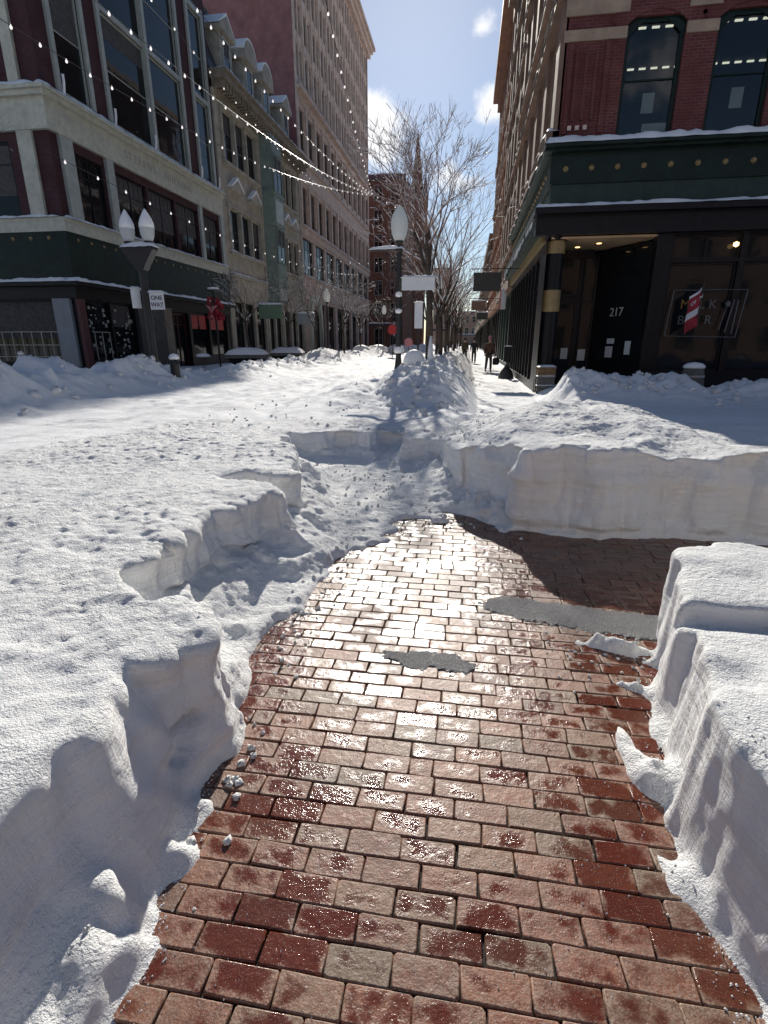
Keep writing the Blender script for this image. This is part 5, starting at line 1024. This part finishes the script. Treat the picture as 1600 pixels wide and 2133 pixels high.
def snowy_shrubs():
    for i, (x, y, r, lb) in enumerate([(-9.0, 45.5, .85, 'round snow buried shrub, leftmost of three at the far end of the left sidewalk'), (-8.6, 52.0, 1.0, 'wide snow buried shrub, middle one of three along the far left sidewalk'), (-7.3, 55.0, .9, 'snow buried shrub nearest the far slim lamp post')]):
        t = thing('snowy_shrub', lb, 'shrub', (x, y, .25), 0, 'snow buried shrubs'); rnd = random.Random(i); m = MB()
        for k in range(24): a = rnd.uniform(0, 6.3); m.tube([(0, 0, 0), (r*.8*math.cos(a), r*.8*math.sin(a), rnd.uniform(.3, .8))], [.015, .006], 3)
        part('twigs', m, 'twig', t); part('snow_cap', MB().lathe([(r*.7, .3), (r*.98, .5), (r*.9, .75), (r*.6, .98), (r*.2, 1.08), (0, 1.1)], n=14), 'cap_snow', t, smooth=True)
snowy_shrubs()
# ------------------------------------------------------------------ people
def skin(name, verts, edges, rad, mat, parent, sub=2):
    me = bpy.data.meshes.new(name); me.from_pydata(verts, edges, []); o = bpy.data.objects.new(name, me); COL.objects.link(o)
    md = o.modifiers.new('s', 'SKIN'); md.use_smooth_shade = True
    for i, r in enumerate(rad): me.skin_vertices[0].data[i].radius = r if hasattr(r, '__len__') else (r, r)
    me.skin_vertices[0].data[0].use_root = True
    s = o.modifiers.new('u', 'SUBSURF'); s.levels = sub
    dg = bpy.context.evaluated_depsgraph_get(); m2 = bpy.data.meshes.new_from_object(o.evaluated_get(dg)); bpy.data.objects.remove(o); m2.name = name; m2.materials.clear(); m2.materials.append(MATS[mat]); m2.polygons.foreach_set('use_smooth', [True]*len(m2.polygons))
    return obj(name, m2, parent)
def person(loc, rz, label, coat, stride=.16, lean=.0, hold=0, hat='dark_coat'):
    t = thing('person', label, 'person', loc, rz, None); s = stride
    # pelvis, spine, chest, neck, head | legs | arms
    V = [(0, 0, .93), (0, -.01, 1.12), (0, -.02-lean, 1.36), (0, -.02-lean, 1.50), (0, -.04-lean*1.3, 1.60), (0, -.04-lean*1.3, 1.70),
         (.09, 0, .88), (.10, -s*.6, .50), (.10, -s*.8, .10), (.10, -s*.8-.14, .04), (-.09, 0, .88), (-.10, s*.3, .50), (-.10, s*1.2, .12), (-.10, s*1.2-.12, .05),
         (.19, -.02-lean, 1.40), (.25, .03-lean, 1.14), (.24, -.06-lean, .90), (.24, -.08-lean, .82), (-.19, -.02-lean, 1.40), (-.25, -.04-lean, 1.14), (-.25, -.12-lean, .91), (-.25, -.14-lean, .83)]
    E_ = [(0, 1), (1, 2), (2, 3), (3, 4), (4, 5), (0, 6), (6, 7), (7, 8), (8, 9), (0, 10), (10, 11), (11, 12), (12, 13), (2, 14), (14, 15), (15, 16), (16, 17), (2, 18), (18, 19), (19, 20), (20, 21)]
    rad = [(.15, .11), (.14, .10), (.17, .11), .055, (.085, .10), (.07, .085), .085, .06, .045, .04, .085, .06, .045, .04, .06, .045, .035, .04, .06, .045, .035, .04]
    skin('body', V, E_, rad, 'skin', t)
    skin('coat', [V[0], V[1], V[2], (0, -.02-lean, 1.47), (0, .02, .72), V[14], V[15], (V[16][0], V[16][1], .93), V[18], V[19], (V[20][0], V[20][1], .94)], [(0, 1), (1, 2), (2, 3), (0, 4), (2, 5), (5, 6), (6, 7), (2, 8), (8, 9), (9, 10)], [(.19, .15), (.18, .14), (.21, .145), (.09, .09), (.20, .17), .085, .07, .055, .085, .07, .055], coat, t)
    skin('trousers', [(0, 0, .84), V[6], V[7], V[8], V[10], V[11], V[12]], [(0, 1), (1, 2), (2, 3), (0, 4), (4, 5), (5, 6)], [(.16, .12), .10, .078, .065, .10, .078, .065], 'trousers', t)
    for k in (8, 12): skin('boot', [V[k], (V[k][0], V[k][1], .06), V[k+1]], [(0, 1), (1, 2)], [.06, .06, .05], 'dark_coat', t, 1)
    part('hat', MB().lathe([(.105, 1.66), (.112, 1.72), (.095, 1.80), (.05, 1.835), (0, 1.84)], (0, -.035-lean*1.3, 0), 14), hat, t, smooth=True)
    return t
person((1.12, 29.5, .05), R(10), 'person in a brown coat and pink cap walking nearest on the right sidewalk', 'brown_coat', .17, .05, 1, 'pink_cloth')
def bag(loc, label):
    t = thing('shoulder_bag', label, 'bag', loc, R(10)); part('pouch', MB().bbox(-.17, .17, -.09, .09, 0, .36, .05), 'dark_coat', t); part('strap', MB().tube([(-.1, 0, .35), (-.06, 0, .5), (.06, 0, .5), (.1, 0, .35)], .012, 5), 'dark_coat', t)
bag((1.50, 29.42, .42), 'black bag carried low in the hand of the person in the brown coat')
person((.45, 41, .06), R(0), 'person in black walking behind the one in brown on the right sidewalk', 'dark_coat', .14)
person((-.25, 43, .06), R(20), 'person in an olive coat, leftmost of the three walkers on the right sidewalk', 'olive_coat', .12)

def opposite():  # unseen building added behind the camera so shop glass reflects less sky
    t = thing('added_reflection_building', 'plain building added unseen behind the viewer to darken reflections in shop glass', 'building', (-45, -26, 0)); m = MB().wall(110, 0, 15, [(2+i*4, 4+i*4, z, z+2.2) for i in range(27) for z in (1, 5, 9)], .3); m.v = [(x, -y, z) for x, y, z in m.v]
    part('wall', m, 'brown_stone', t); part('core', MB().box(0, 110, -12, -.5, 0, 14.8), 'room_dark', t)
opposite()
